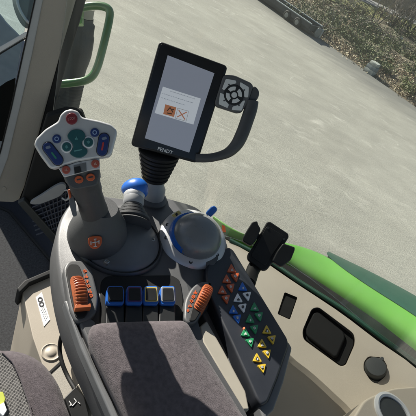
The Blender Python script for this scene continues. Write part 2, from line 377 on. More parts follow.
# vegetation
def leafm(name, c, c2): return mat(name, c, .6, col2=c2, vscale=9, spec=.3)
M_leaf = [leafm('leaf_dark', (.05, .07, .032), (.12, .145, .065)), leafm('leaf_mid', (.10, .125, .05), (.2, .215, .11)), leafm('leaf_dry', (.13, .09, .055), (.28, .21, .13))]
M_bark = mat('bark', (.10, .085, .07), .9, var=.3, bump=.8, bscale=60)
M_twig = mat('twig_bark', (.30, .265, .235), .9, var=.3)
def leafcard(bm, c, s, mi):
    n = Vector((random.gauss(0, 1), random.gauss(0, 1), random.gauss(.6, 1))).normalized(); x, y, _ = basis(n)
    a = random.random()*6.28; u = x*math.cos(a)+y*math.sin(a); w = n.cross(u)
    v = [bm.verts.new(c+u*s), bm.verts.new(c+w*s*.45+n*s*.1), bm.verts.new(c-u*s), bm.verts.new(c-w*s*.45+n*s*.1)]
    bm.faces.new(v).material_index = mi
def shrub(label, base, rad, h, nleaf, mats, dens=.5, leaf=.04, group='shrubs on the bank'):
    th = thing('shrub', base, label, 'shrub', group)
    bs = bmesh.new()
    for k in range(9):
        a = random.random()*6.28; r = rad*random.uniform(.4, .95); e = base+Vector((math.cos(a)*r, math.sin(a)*r, h*random.uniform(.55, 1.02)))
        mid = base+(e-base)*.5+Vector((0, 0, h*.12))
        tube_bm(bs, [base+Vector((math.cos(a)*.04, math.sin(a)*.04, -.05)), mid, e], [.014, .009, .003], 5)
    link('stem', bs, M_twig, th, 60)
    bl = bmesh.new(); cl = []
    for k in range(int(9+rad*8)):
        a = random.random()*6.28; r = rad*math.sqrt(random.random())
        cl.append((base+Vector((math.cos(a)*r, math.sin(a)*r, h*random.uniform(.15, .95)*(1-.45*(r/rad)**2))), rad*random.uniform(.14, .34)))
    for k in range(nleaf):
        c, s = random.choice(cl); d = Vector((random.gauss(0, 1), random.gauss(0, 1), random.gauss(0, .75)))*s*.62
        p = c+d
        if p.z < base.z-.03: p.z = base.z+random.random()*.08
        leafcard(bl, p, leaf*random.uniform(.6, 1.4), 0 if random.random() < .6 else 1)
    link('leaves', bl, mats, th, 0)
    return th
def branchy(bm, p, d, L, r, lev, up=.15, nseg=3, spread=.5):
    pts = [p]; rr = [r]
    for k in range(nseg):
        d = (d+Vector((random.gauss(0, .13), random.gauss(0, .13), up*.3))).normalized(); pts.append(pts[-1]+d*L/nseg); rr.append(r*(1-.22*(k+1)))
    tube_bm(bm, pts, rr, 5 if lev > 1 else 4)
    if lev:
        for k in range(random.randint(3, 5)):
            i = random.randint(1, nseg); q = pts[i]
            nd = (d+Vector((random.gauss(0, spread), random.gauss(0, spread), random.gauss(.1, spread*.6)))).normalized()
            branchy(bm, q, nd, L*random.uniform(.5, .75), max(rr[i]*.62, .006), lev-1, up, nseg, spread)
def sapling(label, base, h, n=5, lev=3, group='bare saplings on the bank', r=.022, name='sapling', spread=.5):
    th = thing(name, base, label, 'tree', group); bt = bmesh.new(); bc = bmesh.new()
    for k in range(n):
        a = random.random()*6.28; d = Vector((math.cos(a)*.35, math.sin(a)*.35, 1)).normalized()
        p = base+Vector((math.cos(a), math.sin(a), 0))*.1*min(1, n-1)-Vector((0, 0, .1)); q = p+d*h*.33
        tube_bm(bt, [p, (p+q)/2+Vector((random.gauss(0, .03), random.gauss(0, .03), 0)), q], [r*1.25, r*1.1, r], 6)
        branchy(bc, q, d, h*.42, r*.9, lev, spread=spread)
    link('trunk', bt, M_bark, th, 60); link('crown', bc, M_twig, th, 60)
    return th
def GP(px, py, dz=0):
    p = on(px, py, hz(2.75)); d = p-E0; s = d.dot(EN); t = d.dot(ED); return EP(t, s, bank_z(t, s)-.02) if s < 12 else p+Vector((0, 0, .6))
shr = [  # base pixel, radius, height, leaf colours, label
 (300, 22, .75, .6, 0, 'dark green shrub right behind the far end of the trailer'),
 (333, 33, .8, .65, 0, 'dark leafy shrub between the trailer end and the pale stone block'),
 (322, 17, .9, .5, 1, 'olive green shrub on the bank behind the trailer tail'),
 (345, 46, .55, .35, 1, 'small low green bush left of the pale stone block at the yard edge'),
 (352, 33, .8, .6, 0, 'round dark bush directly up the bank from the pale stone block'),
 (372, 40, .75, .6, 1, 'mid green bush just behind the pale stone block'),
 (386, 52, .8, .6, 0, 'wide dark bush right of and behind the pale stone block'),
 (402, 62, .7, .5, 1, 'olive bush near the right picture border above the leaf litter'),
 (412, 80, .6, .35, 0, 'low dark shrub nearest the yard edge at the right picture border'),
 (395, 40, .8, .8, 0, 'tall dark bush below the thicket of bare saplings'),
 (360, 24, .9, .5, 2, 'brown dry bush in front of the road verge'),
 (338, 20, .8, .5, 2, 'rust brown dry bush at the foot of the bare sapling by the road'),
 (412, 50, .8, .7, 1, 'olive green bush at the right border under the bare saplings'),
 (378, 30, .9, .7, 2, 'dry brown bush below the bare saplings near the road'),
]
for (px, py, rd, h, ci, lb) in shr:
    ms = [[M_leaf[0], M_leaf[1]], [M_leaf[1], M_leaf[2]], [M_leaf[2], M_leaf[1]]][ci]
    shrub(lb, GP(px, py), rd, h, int(950*rd), ms)
sap = [(366, 34, 2.6, 4, 'bare thin sapling with fanned stems in front of the pale road'),
       (388, 30, 2.5, 7, 'dense bare twiggy sapling left in the thicket at the upper right corner'),
       (402, 34, 2.6, 7, 'dense bare twiggy sapling in the middle of the upper right thicket'),
       (416, 38, 2.6, 7, 'dense bare twiggy sapling at the very right of the upper right thicket'),
       (430, 50, 2.4, 6, 'bare sapling whose twigs reach in at the right picture border'),
       (343, 22, 1.3, 4, 'short bare bush with reddish brown twigs left of the fanned sapling')]
for (px, py, h, n, lb) in sap: sapling(lb, GP(px, py), h, n)
for k in range(32):
    t = random.uniform(-1.5, 6.5); q = EP(t, random.uniform(.7, 5.5) if k < 22 else random.uniform(.35, 1.6)); d = q-E0
    q = EP(d.dot(ED), d.dot(EN), bank_z(d.dot(ED), d.dot(EN))-.02)
    rd = random.uniform(.35, .6); shrub('low tangled green bramble clump among dead leaves on the bank', q, rd, rd*random.uniform(.45, .8), int(800*rd), [M_leaf[k % 2], M_leaf[2 if k % 3 == 0 else 1]], group='bramble clumps on the bank')
for k in range(24):
    q = GP(random.uniform(374, 440), random.uniform(14, 44)); q.z = min(q.z, .9)
    sapling('thin bare pale twigged sapling in the thicket below the far road', q, random.uniform(1.6, 2.6), 6, group='thin saplings of the thicket', spread=.42)
for k, (t, s, h, lb) in enumerate([(-3, 4.4, 7, 'tall dark tree across the road seen left of the twig thicket'), (2, 4.8, 7, 'tall dark tree across the road behind the fanned sapling'),
                                   (7, 5.2, 8, 'tall dark tree across the road behind the twig thicket'), (13, 5, 8, 'tall dark tree across the road at the upper right corner')]):
    b = RP(t, s, ROADZ+max(0, s-2.2)*.42-.1); th = thing('tree', b, lb, 'tree', 'trees across the road')
    bt = bmesh.new(); tube_bm(bt, [b, b+Vector((.1, 0, h*.5)), b+Vector((0, .1, h))], [.16, .12, .04], 8)
    link('trunk', bt, M_bark, th, 60)
    bl = bmesh.new(); cs = [(b+Vector((random.gauss(0, 1.1), random.gauss(0, 1.1), random.uniform(.5, h))), random.uniform(.4, .9)) for _ in range(34)]
    for _ in range(3600):
        c, s_ = random.choice(cs); leafcard(bl, c+Vector((random.gauss(0, .5), random.gauss(0, .5), random.gauss(0, .5)))*s_, random.uniform(.08, .16), 0 if random.random() < .7 else 1)
    link('crown', bl, [M_leaf[0], M_leaf[1]], th, 0)
# leaf litter, grass tufts and low creepers over the bank
M_lit = [leafm('litter_brown', (.16, .11, .065), (.34, .26, .17)), leafm('litter_pale', (.38, .33, .23), (.58, .52, .38)), M_leaf[1], M_leaf[0]]
bm = bmesh.new()
for _ in range(27000):
    t = random.uniform(-9, 9); s = abs(random.gauss(0, 2.6))+random.uniform(-.25, .3)
    if s > 9: continue
    patch = noise.noise(Vector((t*.8, s*.8, 20)))
    mi = (0 if random.random() < .65 else 1) if patch < .05 else (2 if random.random() < .55 else 3)
    if s < .7: mi = 0 if random.random() < .55 else 1
    z = bank_z(t, max(0, s))+(random.uniform(.01, .05) if mi < 2 else random.uniform(.02, .22))
    if s < 0: z = .012
    if s < 0 and random.random() < .6: continue
    leafcard(bm, EP(t, s, z), random.uniform(.02, .055), mi)
tag(link('leaf_litter', bm, M_lit, None, 0), 'brown leaf litter and green creepers covering the bank', 'ground cover', kind='stuff')
# the pale block at the yard's edge
M_stone = mat('pale_stone', (.36, .38, .35), .8, var=.2, vscale=9, bump=.6, bscale=40)
M_stone2 = mat('grey_stone', (.20, .23, .24), .8, var=.2, vscale=9)
b = GP(369, 73)
th = thing('stone_block', b, 'pale squared stone block with light bands at the yard edge', 'stone')
def lump(name, zc, hx, hy, hzv, m, seed):
    bm = bmesh.new(); bmesh.ops.create_cube(bm, size=2); bmesh.ops.subdivide_edges(bm, edges=bm.edges[:], cuts=3, use_grid_fill=True)
    for v in bm.verts:
        q = v.co.copy(); rr = q.length; q = q.lerp(q.normalized()*1.2, .25)
        w = 1+.12*noise.noise(q*1.7+Vector((seed, 0, 0)))
        v.co = b+(ED*q.x*hx*w+EN*q.y*hy*w+UP*(zc+q.z*hzv*w))*.72
    link(name, bm, m, th, 60)
lump('base_course', .10, .24, .2, .11, M_stone, 1); lump('middle_course', .27, .235, .19, .10, M_stone2, 5); lump('top_course', .44, .2, .18, .085, M_stone, 9)
# small loose stones
for (px, py, lb) in [(395, 47, 'small pale loose stone on the bank behind the stone block'), (383, 34, 'small pale loose stone high on the bank near the saplings')]:
    q = GP(px, py); bm = bmesh.new(); bmesh.ops.create_icosphere(bm, subdivisions=2, radius=.1)
    for v in bm.verts: v.co = q+Vector((v.co.x*1.3, v.co.y, v.co.z*.7))*(1+.5*noise.noise(v.co*14))+Vector((0, 0, .12))
    tag(link('loose_stone', bm, M_stone, None, 60), lb, 'stone', 'loose stones on the bank')

# trailer
TE = Vector((.126, 14.99, 0)); TD = Vector((-1.434, .895, 0)).normalized(); TW = Vector((-TD.y, TD.x, 0)); TW = TW if TW.y > 0 else -TW
th = thing('flatbed_trailer', TE+TD*2, 'low dark grey flatbed trailer with two pale rails parked along the yard edge', 'trailer')
M_tr = mat('trailer_steel', (.03, .036, .042), .55, var=.25, vscale=10)
M_trail = mat('trailer_rail', (.36, .40, .41), .5, var=.15)
M_rim = mat('trailer_rim', (.24, .25, .23), .5)
LT = 5.2; W2 = .34
bm = bmesh.new(); box_bm(bm, TE+TD*LT/2+TW*W2+UP*.20, TD*LT/2, TW*W2, UP*.03); link('bed', bm, M_tr, th, 30, .008)
bm = bmesh.new()
for k in range(14): box_bm(bm, TE+TD*(.2+k*.37)+TW*W2+UP*.24, TD*.03, TW*W2*.95, UP*.012)
link('cross_bars', bm, M_tr, th, 30)
for s in (0, 2*W2):
    bm = bmesh.new(); box_bm(bm, TE+TD*LT/2+TW*s+UP*.26, TD*LT/2, TW*.018, UP*.075); link('side_board', bm, M_tr, th, 30, .006)
    bm = bmesh.new(); box_bm(bm, TE+TD*LT/2+TW*s+UP*.352, TD*(LT/2+.02), TW*.028, UP*.014); link('rail', bm, M_trail, th, 30, .005)
bm = bmesh.new(); box_bm(bm, TE-TD*.03+TW*W2+UP*.24, TD*.02, TW*W2*1.05, UP*.09); link('tailboard', bm, M_tr, th, 30, .008)
bm = bmesh.new()
for s in (.15, .53): box_bm(bm, TE+TD*LT/2+TW*s+UP*.115, TD*LT/2, TW*.03, UP*.052)
link('chassis', bm, M_tr, th, 30, .005)
for tt in (.5, 1.0, 3.6):
    for s in (-.02, 2*W2+.02):
        c = TE+TD*tt+TW*s+UP*.15
        w = lathe('wheel', [(.0, -.05), (.09, -.05), (.13, -.047), (.15, -.03), (.15, .03), (.13, .047), (.09, .05), (0, .05)], c, TW, M_rubber, th, 24)
        lathe('rim', [(.0, -.06), (.075, -.056), (.085, -.04), (.085, .04), (.075, .056), (0, .06)], c, TW, M_rim, w, 16)
bm = bmesh.new(); box_bm(bm, TE-TD*.08+TW*W2*2+UP*.14, TD*.045, TW*.05, UP*.14); link('corner_post', bm, M_trail, th, 30, .01)
lathe('spare_wheel', [(.0, -.045), (.08, -.045), (.15, -.035), (.165, 0), (.15, .035), (.08, .045), (0, .045)], TE-TD*.13+TW*W2*1.2+UP*.17, TD, M_rim, th, 24)

# ================================================================== TRACTOR OUTSIDE PARTS
# right side window: sill points
SA, SB = on(240, 245, hz(.72)), on(416, 375, hz(.57))
PPL = (at(38, 100, 1.15), Vector((.5, -.86, 0)).normalized())          # vertical plane of the front pillar
P0 = on(39, 190, PPL)
SC = SB+(SB-SA)*.7
sill = [P0+Vector((0, 0, -.05))+OUT*.02, SA+OUT*.03, SB+OUT*.03, SC+OUT*.03]
sl = spline(sill, 8, False)
bm = bmesh.new(); rows = [(bm.verts.new(p), bm.verts.new(Vector((p.x, p.y, 3.28))-OUT*.10)) for p in sl]
for a, b_ in zip(rows, rows[1:]): bm.faces.new((a[0], b_[0], b_[1], a[1]))
tag(link('side_window', bm, M_glass, None, 60, solid=.005), 'large clear side window pane above the bright green fender', 'window')

# fender (rear mudguard) outside the window
sn = ((SB-SA).cross(OUT)).normalized(); sn = sn if sn.z > 0 else -sn
FPL = (SA, sn)
inner = [(215, 222), (240, 241), (268, 251), (295, 264), (318, 276), (343, 292), (380, 315), (416, 341), (460, 378), (520, 430)]
mid = [(213, 216), (240, 235.4), (268, 239.4), (295, 242.6), (327, 253.4), (348, 270), (380, 291), (416, 313), (460, 345), (520, 395)]
outer = [(212, 213), (240, 235), (268, 239), (295, 242), (328.5, 253.3), (361, 266), (390, 280), (416, 293.5), (470, 325), (540, 370)]
bm = bmesh.new(); g = []; fl = []
for a, m_, o_ in zip(inner, mid, outer):
    A, Mi, O = on(*a, lift(FPL, -.03)), on(*m_, lift(FPL, .0)), on(*o_, lift(FPL, -.075))
    t = Mi+(Mi-A)*.0
    g.append([A-sn*.12, A-sn*.03, A, A.lerp(Mi, .35)+sn*.006, A.lerp(Mi, .75)+sn*.008, Mi, Mi-sn*.02+OUT*.002, Mi-sn*.2]); fl.append([Mi+sn*.001-OUT*.012, Mi.lerp(O, .15)+sn*.004, Mi.lerp(O, .6)+sn*.010, O, O-sn*.05+OUT*.012, O-sn*.2+OUT*.01])
g = [[bm.verts.new(p) for p in r] for r in g]
for r0, r1 in zip(g, g[1:]):
    for j in range(len(r0)-1): bm.faces.new((r0[j], r1[j], r1[j+1], r0[j+1]))
th = thing('rear_fender', on(320, 262, FPL), 'bright green rear fender with dark green flare curving outside below the window', 'fender')
link('fender_panel', bm, M_gpaint, th, 80, subsurf=2)
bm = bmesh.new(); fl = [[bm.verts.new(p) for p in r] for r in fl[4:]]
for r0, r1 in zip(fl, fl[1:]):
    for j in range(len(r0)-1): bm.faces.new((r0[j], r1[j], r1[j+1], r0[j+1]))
link('margin', bm, M_gdark, th, 80, subsurf=2)  # darker green outer part of the fender, as its own mesh

# grab handle, air intake, black side panel
th = thing('grab_handle', at(92, 88, 1.32), 'dark green tubular grab handle outside the cab pillar', 'handle')
hp = [(60, 84, 1.3), (72, 83, 1.3), (84, 81, 1.3), (92, 76.5, 1.3), (97, 68, 1.3), (101, 55, 1.3), (106, 35, 1.3), (109.5, 18, 1.3), (109, 10, 1.3), (103, 6.5, 1.3), (92, 6, 1.3), (76, 9, 1.3)]
tube('bar', spline([at(*p) for p in hp], 5, False), .0125, M_ghandle, th, 14)
bm = bmesh.new(); box_bm(bm, at(79, 14, 1.3), IR*.012, IU*.035, FW*.012); link('bracket', bm, M_gpaint, th, 30, .003)
at_i = at(76, 60, 1.7)
def vz(py, px=None):   # height on the intake's axis of the pixel row
    r = ray(76-(py-60)*.15, py); k = Vector((r.x, r.y)).dot(Vector((at_i.x, at_i.y)))/Vector((r.x, r.y)).length_squared
    return CAM.z+r.z*k
ax = Vector((at_i.x, at_i.y, 0)); th = thing('air_intake', Vector((ax.x, ax.y, vz(205))), 'black ribbed air intake pipe standing behind the green grab handle', 'pipe')
prof = []
for (py, r) in [(16, .032), (20, .034), (22, .042), (28, .044), (32, .046), (34, .05), (42, .053), (52, .055), (60, .052), (66, .048), (72, .047), (78, .05)]: prof.append((r, vz(py)))
lathe('pipe', prof[::-1], ax, UP, M_intake, th, 28, 60)
pr = []
for k in range(14):
    z0 = vz(78)-k*(vz(78)-vz(125))/14; d = (vz(78)-vz(125))/14
    pr += [(.050, z0), (.054, z0-d*.25), (.054, z0-d*.6), (.047, z0-d*.8)]
lathe('bellows', pr[::-1]+[], ax, UP, M_rubber, th, 28, 50)
lathe('lower_pipe', [(.052, vz(205)), (.052, vz(126))], ax, UP, M_intake, th, 28, 60)
lathe('cap', [(0, vz(5)), (.028, vz(6)), (.03, vz(15.5)), (.0, vz(16))], ax, UP, M_cream, th, 20)

# ================================================================== CAB
def pslab(name, px, pl, thick, m, parent=None, **k): return slab(name, px, pl, thick, m, parent, **k)
th = thing('cab_pillar', on(10, 200, PPL), 'beige cab corner pillar with pale edge and black rubber seal', 'pillar')
slab('trim', [(42, -25), (81, -25), (76, 0), (60, 55), (45, 110), (34.6, 150), (24, 188), (19, 200), (13, 203), (-20, 201), (-8, 150), (3, 150), (19, 105), (31, 50), (39, 0)], PPL, .05, M_beige2, th, bevel=.006, seg=3)
slab('edge_strip', [(38, -25), (44, -25), (43, 0), (32, 55), (20, 108), (8, 158), (-8, 200), (-14, 200), (1, 150), (11.4, 108), (23, 54), (35, 0)], PPL, .03, M_pilllight, th, up=.004, bevel=.003)
slab('windscreen_seal', [(37, -25), (38.2, -25), (35.4, 0), (23.6, 54), (11.8, 108), (1.5, 150), (-14, 200), (-17, 200), (0, 150), (10.2, 108), (22, 54), (34, 0)], PPL, .02, M_rubber, th, up=.006, bevel=.001)
slab('door_seal', [(79, -25), (93, -25), (86, 0), (80, 22), (68, 60), (55, 108), (44, 150), (33, 188), (19, 201), (24, 188), (34.2, 150), (44.6, 110), (59.5, 55), (75.5, 0)], PPL, .03, M_rubber, th, up=-.006, bevel=.004)
slab('screw_cap', circ(4, 189, 2.2, 14), PPL, .003, M_beige2, th, up=.002, bevel=.0006)

# below the pillar: black corner panel with a ribbed navy vent panel, silver bow
KPL = (at(52, 160, 1.18), Vector((.45, -.87, .12)).normalized())
th = thing('corner_panel', on(60, 215, KPL), 'black lower corner panel with ribbed navy vent under the cab pillar', 'panel')
slab('panel', [(20, 203), (46, 116), (66, 110), (82, 112), (96, 150), (100, 190), (92, 240), (70, 262), (55, 243)], KPL, .03, M_rubber, th, bevel=.006)
slab('vent', [(27, 206), (40, 196), (60, 186), (76, 184), (82, 215), (72, 244), (56, 240)], KPL, .012, M_navy, th, up=.006, bevel=.003)
bm = bmesh.new()
for i in range(8):
    a = on(28+i*1.2+4*max(0, 0), 204+i*4.4, lift(KPL, .012)); b_ = on(78-i*1.0, 183+i*5.6, lift(KPL, .012))
    if i: tube_bm(bm, [a, b_], .0028, 6)
for i in range(9):
    a = on(38+i*4.6, 199-i*1.9, lift(KPL, .013)); b_ = on(50+i*2.4, 229+i*.8, lift(KPL, .013)); tube_bm(bm, [a, b_], .0018, 5)
link('vent_grille', bm, mat('navy_rib', (.025, .035, .06), .4), th, 50)
slab('sill_strip', [(17, 203), (24, 200), (62, 243), (58, 250)], KPL, .02, M_dash, th, up=.02, bevel=.004)
slab('silver_bow', [(30, 203), (42, 195), (55, 186.5), (63, 184), (66, 189), (60, 196), (50, 200.5), (38, 204.5)], KPL, .012, M_post, th, up=.03, bevel=.003, sm=True)
tube('hook', spline([on(*p, lift(KPL, .03)) for p in [(64, 190), (68, 191), (69, 197), (66, 200), (62, 198)]], 5, False), .003, M_silver, th, 8)

# floor, mat
FLZ = hz(1.40)
bm = bmesh.new(); q = [Vector((x, y, 1.35)) for x, y in ((-1.5, .1), (-.2, -.7), (1.0, -.5), (.75, .35), (.40, .70), (.05, .85), (-.35, 1.2), (-.9, 1.75))]
prism(bm, q, Vector((0, 0, -.05))); tag(link('cab_floor', bm, M_mat, None, 30, .003), kind='structure')
th = thing('carpet_mat', on(10, 260, hz(1.39)), 'grey fibre carpet mat with dark bound edge on the cab floor', 'mat')
slab('carpet', [(-60, 190), (-8, 204), (10, 212), (52, 262), (44, 300), (40, 400), (-80, 400)], hz(1.385), .012, M_carpet, th, bevel=.004)
tube('binding', [on(*p, hz(1.384)) for p in [(-8, 204), (10, 212), (52, 262), (44, 300)]], .008, M_rubber, th, 8)

e0 = on(-2, 224, hz(1.385)); sfr = Vector((-.845, .535, 0)).normalized()
we = e0+sfr*.35; wr_ = we+Vector((.535, .845, 0))*.30; we.z = wr_.z = 1.35
bm = bmesh.new(); wn = (wr_-we).normalized(); wq = Vector((-wn.y, wn.x, 0))*.03
prism(bm, [we, wr_, wr_+wq, we+wq], UP*.40)  # wall added to shade the carpet; its end sets the shadow edge
tag(link('shadow_wall', bm, M_dash, None, 30, .006), 'low dark wall added behind the corner panel to shade the carpet', 'wall')

# windscreen side: bonnet, mirror, glass with its bright lower frame
WPL = lift(PPL, -.02)
th = thing('windscreen', on(0, 60, WPL), 'tinted windscreen pane with bright lower rail left of the beige pillar', 'window')
WN = Vector((.86, .5, 0)).normalized()      # runs to the left of the pillar
P_a, P_b = on(33, 20, PPL), on(0, 150, PPL)
def wpt(px, py): return on(px, py, WPL2)
WPL2 = (at(10, 80, 1.25), Vector((.30, -.95, .25)).normalized())
slab('pane', [(34, -25), (-70, -25), (-100, 200), (-12, 200), (10, 110)], WPL2, .005, M_wglass, th, bevel=0)
th2 = thing('bonnet', at(-10, 60, 2.6), 'dark blue grey bonnet seen low through the windscreen', 'bonnet')
BPL = (at(-5, 60, 2.7), Vector((.25, -.25, .93)).normalized())
slab('hood', [(-60, -30), (-8, 4), (9, 22), (20, 33), (28, 44), (34, 70), (40, 130), (20, 230), (-90, 230), (-120, 60)], BPL, .12, M_bonnet, th2, bevel=.03, seg=4, sm=True)
slab('lower_rail', [(-20, 64), (0, 46.5), (26, 31.5), (29, 33), (27, 36), (0, 52.5), (-20, 71)], WPL2, .012, M_silver, th, up=.006, bevel=.002)
slab('rail_seal', [(-20, 71.5), (0, 53), (27, 36.5), (27, 38), (0, 54.5), (-20, 73)], WPL2, .01, M_rubber, th, up=.006, bevel=.001)
slab('base_cover', [(-30, 112), (-8, 92), (6, 82), (15, 78), (14, 92), (3, 142), (-8, 175), (-40, 200)], WPL2, .01, M_seal, th, up=.012, bevel=.003)
th3 = thing('side_mirror', at(30, 10, 1.7), 'rounded grey green mirror housing behind the top of the pillar', 'mirror')
MP = facing(30, 8, 1.7, Vector((.2, .1, .1)))
slab('housing', spline([(17, -20), (16, -2), (19, 12), (25, 24), (32, 29), (42, 26), (48, 0), (44, -24)], 5), MP, .09, M_mirror, th3, bevel=.02, seg=4)
tube('rim', spline([on(*p, lift(MP, .004)) for p in [(18, -20), (17, -2), (20, 10), (27, 21), (33, 25)]], 5, False), .006, M_silver, th3, 8)

# roof overhead
bm = bmesh.new(); rc = Vector((-.15, .1, 3.3))
hull = [FWD*1.0+OUT*.62, FWD*.95-OUT*.95, -FWD*1.0-OUT*.95, -FWD*1.0+OUT*.72]
prism(bm, [rc+v for v in hull], Vector((0, 0, .16)))
tag(link('cab_roof', bm, mat('roof_lining', (.16, .155, .15), .85), None, 30, .03, 3), 'beige lined cab roof above the driver', 'roof')

# right interior trim under the window
tn = ((SB-SA).cross(-OUT*.30+Vector((0, 0, -.17)))).normalized(); tn = tn if tn.z > 0 else -tn
TPL = (SA, tn)
th = thing('side_trim', on(330, 340, TPL), 'beige moulded side trim with tray and socket under the window', 'trim panel')
crease = [(190, 256), (240, 294), (272, 333), (292, 357), (312, 373), (336, 395), (356, 416), (390, 470)]
top = [(205, 228), (236, 245), (262, 260), (281, 273), (298, 284.5), (341, 313), (378, 341), (416, 368), (470, 420), (540, 495)]
low = TPL[1]
bm = bmesh.new(); N = 24
tp = spline([(x, y, 0) for x, y in top], 8, False); cr = spline([(x, y, 0) for x, y in crease], 8, False)
def sample(P, k, n): i = k/n*(len(P)-1); a = int(i); b_ = min(a+1, len(P)-1); return P[a].lerp(P[b_], i-a)
g = []
for k in range(N+1):
    a = sample(tp, k, N); c = sample(cr, k, N); A = on(a.x, a.y, TPL); C = on(c.x, c.y, TPL)
    inw = (C-A); inw = (inw-UP*inw.z).normalized()
    row = [A-UP*.10+OUT*.02, A-UP*.012+OUT*.006, A, A+(C-A)*.1+tn*.004, A+(C-A)*.4, A+(C-A)*.75, C, C+inw*.003-UP*.014, C-inw*.05-UP*.11, C-inw*.13-UP*.72]
    g.append([bm.verts.new(p) for p in row])
L_ = len(g[0])
for r0, r1 in zip(g, g[1:]):
    for j in range(L_): bm.faces.new((r0[j], r1[j], r1[(j+1) % L_], r0[(j+1) % L_]))
bm.faces.new(g[0]); bm.faces.new(g[-1])
mould = link('moulding', bm, M_beige, th, 0)
to = [(301, 331), (311, 307.5), (318, 305.8), (355, 333.5), (356.5, 344), (346.5, 367), (341, 368), (302.5, 340)]
sw = [(284.5, 291.5), (298, 297), (290, 320.5), (277, 314.5)]
so = [(363, 362), (368, 355.5), (383, 357), (388, 366), (386, 377), (376, 385), (370, 381), (363, 370)]
def cutter(px, depth, rnd):
    bm = bmesh.new(); pp = lift(TPL, .03); p2 = rounded([Vector(p) for p in px], rnd, 5)
    cx = sum((p.x for p in p2))/len(p2); cy = sum((p.y for p in p2))/len(p2); dn = lift(TPL, -depth)
    A = [bm.verts.new(on(p.x, p.y, pp)) for p in p2]; B = [bm.verts.new(on(cx+(p.x-cx)*.93, cy+(p.y-cy)*.93, dn)) for p in p2]
    bm.faces.new(A); bm.faces.new(B[::-1])
    for i in range(len(A)): j = (i+1) % len(A); bm.faces.new((A[i], B[i], B[j], A[j]))
    return link('cutter', bm, M_beige, None, 0)
cuts = [cutter(to, .024, 4.5), cutter(sw, .012, 1.5), cutter(so, .008, 3)]
for c in cuts:
    md = mould.modifiers.new('cut', 'BOOLEAN'); md.operation = 'DIFFERENCE'; md.object = c; md.solver = 'EXACT'
bpy.context.view_layer.update()
me2 = bpy.data.meshes.new_from_object(mould.evaluated_get(bpy.context.evaluated_depsgraph_get()))
mould.modifiers.clear(); old = mould.data; mould.data = me2; bpy.data.meshes.remove(old)
for c in cuts: bpy.data.objects.remove(c)
for p in me2.polygons: p.use_smooth = True
me2.set_sharp_from_angle(angle=R(30))
md = mould.modifiers.new('bevel', 'BEVEL'); md.width = .0025; md.segments = 3; md.limit_method = 'ANGLE'; md.angle_limit = R(40); md.harden_normals = True
o_ = slab('tray', [(303.5, 331), (312.5, 309.8), (318, 308.6), (352.5, 335), (354, 344), (345, 364.5), (341, 365.4), (305, 339)], TPL, .012, M_well, th, up=-.012, rnd=4, bevel=.001)
slab('tray_mat', [(305.5, 329), (313.5, 312.3), (318.6, 311.6), (344, 331.5), (345.5, 337.5), (337.5, 356), (334, 357), (306.5, 335.5)], TPL, .010, M_well, o_, up=-.003, rnd=4, bevel=.004, seg=3)
slab('switch_blank', [(285.6, 293), (296.8, 297.6), (289.4, 318.8), (278.4, 313.8)], TPL, .008, M_well, th, up=-.004, rnd=1, bevel=.001)
o_ = lathe('socket_cap', [(.0215, -.008), (.0215, .008), (.019, .012), (0, .013)], on(375.5, 369, TPL), TPL[1], M_dash, th, 28)
slab('cap_tab', pill(379, 362, 382, 358.5, 2), TPL, .014, M_dash, o_, up=.012, bevel=.001)
# cup holder
cpz = on(410, 398, TPL).z; CUP = (Vector((0, 0, cpz+.012)), UP); cc = on(393, 414, CUP)
o_ = slab('cup_holder_block', [(352, 420), (364, 400), (374, 395), (392, 388), (416, 386), (440, 390), (450, 440), (380, 470)], CUP, .10, M_beige, th, rnd=6, bevel=.006, seg=3)
lathe('cup_ring', [(.030, -.02), (.030, .004), (.034, .006), (.039, .004), (.040, -.02)], cc, UP, M_silver, o_, 32)
lathe('cup_well', [(0, .0015), (.029, .002)], cc, UP, M_dash, o_, 32)
# seals along the window sill
bm = bmesh.new(); tube_bm(bm, [on(*p, lift(FPL, .0)) for p in [(230, 240), (262, 256), (283, 270), (297, 280), (342, 308.5), (380, 336.5), (416, 363), (470, 414)]], .0055, 8)
tag(link('sill_rail', bm, M_gdark, None, 60), 'thin dark green metal rail along the window sill', 'rail')
bm = bmesh.new(); a1 = [(222, 231), (240, 244), (268, 254.5), (295, 268), (318, 280.5), (343, 297), (380, 322), (416, 350), (470, 396)]
b1 = [(222, 236), (240, 246), (262, 257), (283, 271), (297, 281), (342, 310), (380, 338), (416, 364), (470, 416)]
pl_ = lift(FPL, -.02); A = [on(*p, pl_) for p in a1]; B = [on(*p, pl_) for p in b1]
prism(bm, A+B[::-1], -sn*.12)
tag(link('window_seal', bm, M_seal, None, 40, .004), 'wide black rubber seal between sill and green fender', 'seal')

# ================================================================== ARMREST CONSOLE
DK = hz(.50)
con = thing('armrest_console', on(140, 300, hz(.9)), 'dark grey armrest console with padded rest, paddles and key panel', 'armrest')
body = [(75, 199), (66, 208), (59, 222), (56, 240), (57, 262), (62, 290), (70, 318), (82, 348), (98, 382), (113, 416), (130, 452), (262, 452), (252, 425), (232, 385), (206, 338), (200, 318), (214, 300), (222, 270), (229, 249), (222, 232), (208, 216), (196, 206), (178, 200), (162, 196), (150, 196), (136, 199), (112, 196), (92, 194)]
bm = bmesh.new(); pts = spline(body, 4)
bt = [on(p.x, p.y, DK) for p in pts]; cen = sum(bt, Vector())/len(bt)
rows = []
for (dz, ins) in ((0, .006), (-.003, .0015), (-.008, 0), (-.06, .0), (-.075, .01)):
    rows.append([bm.verts.new(p+(cen-p).normalized()*ins+UP*dz) for p in bt])
for r0, r1 in zip(rows, rows[1:]):
    for i in range(len(r0)): j = (i+1) % len(r0); bm.faces.new((r0[i], r0[j], r1[j], r1[i]))
bm.faces.new(rows[0]); bm.faces.new(rows[-1][::-1])
link('body', bm, M_deck, con, 50)
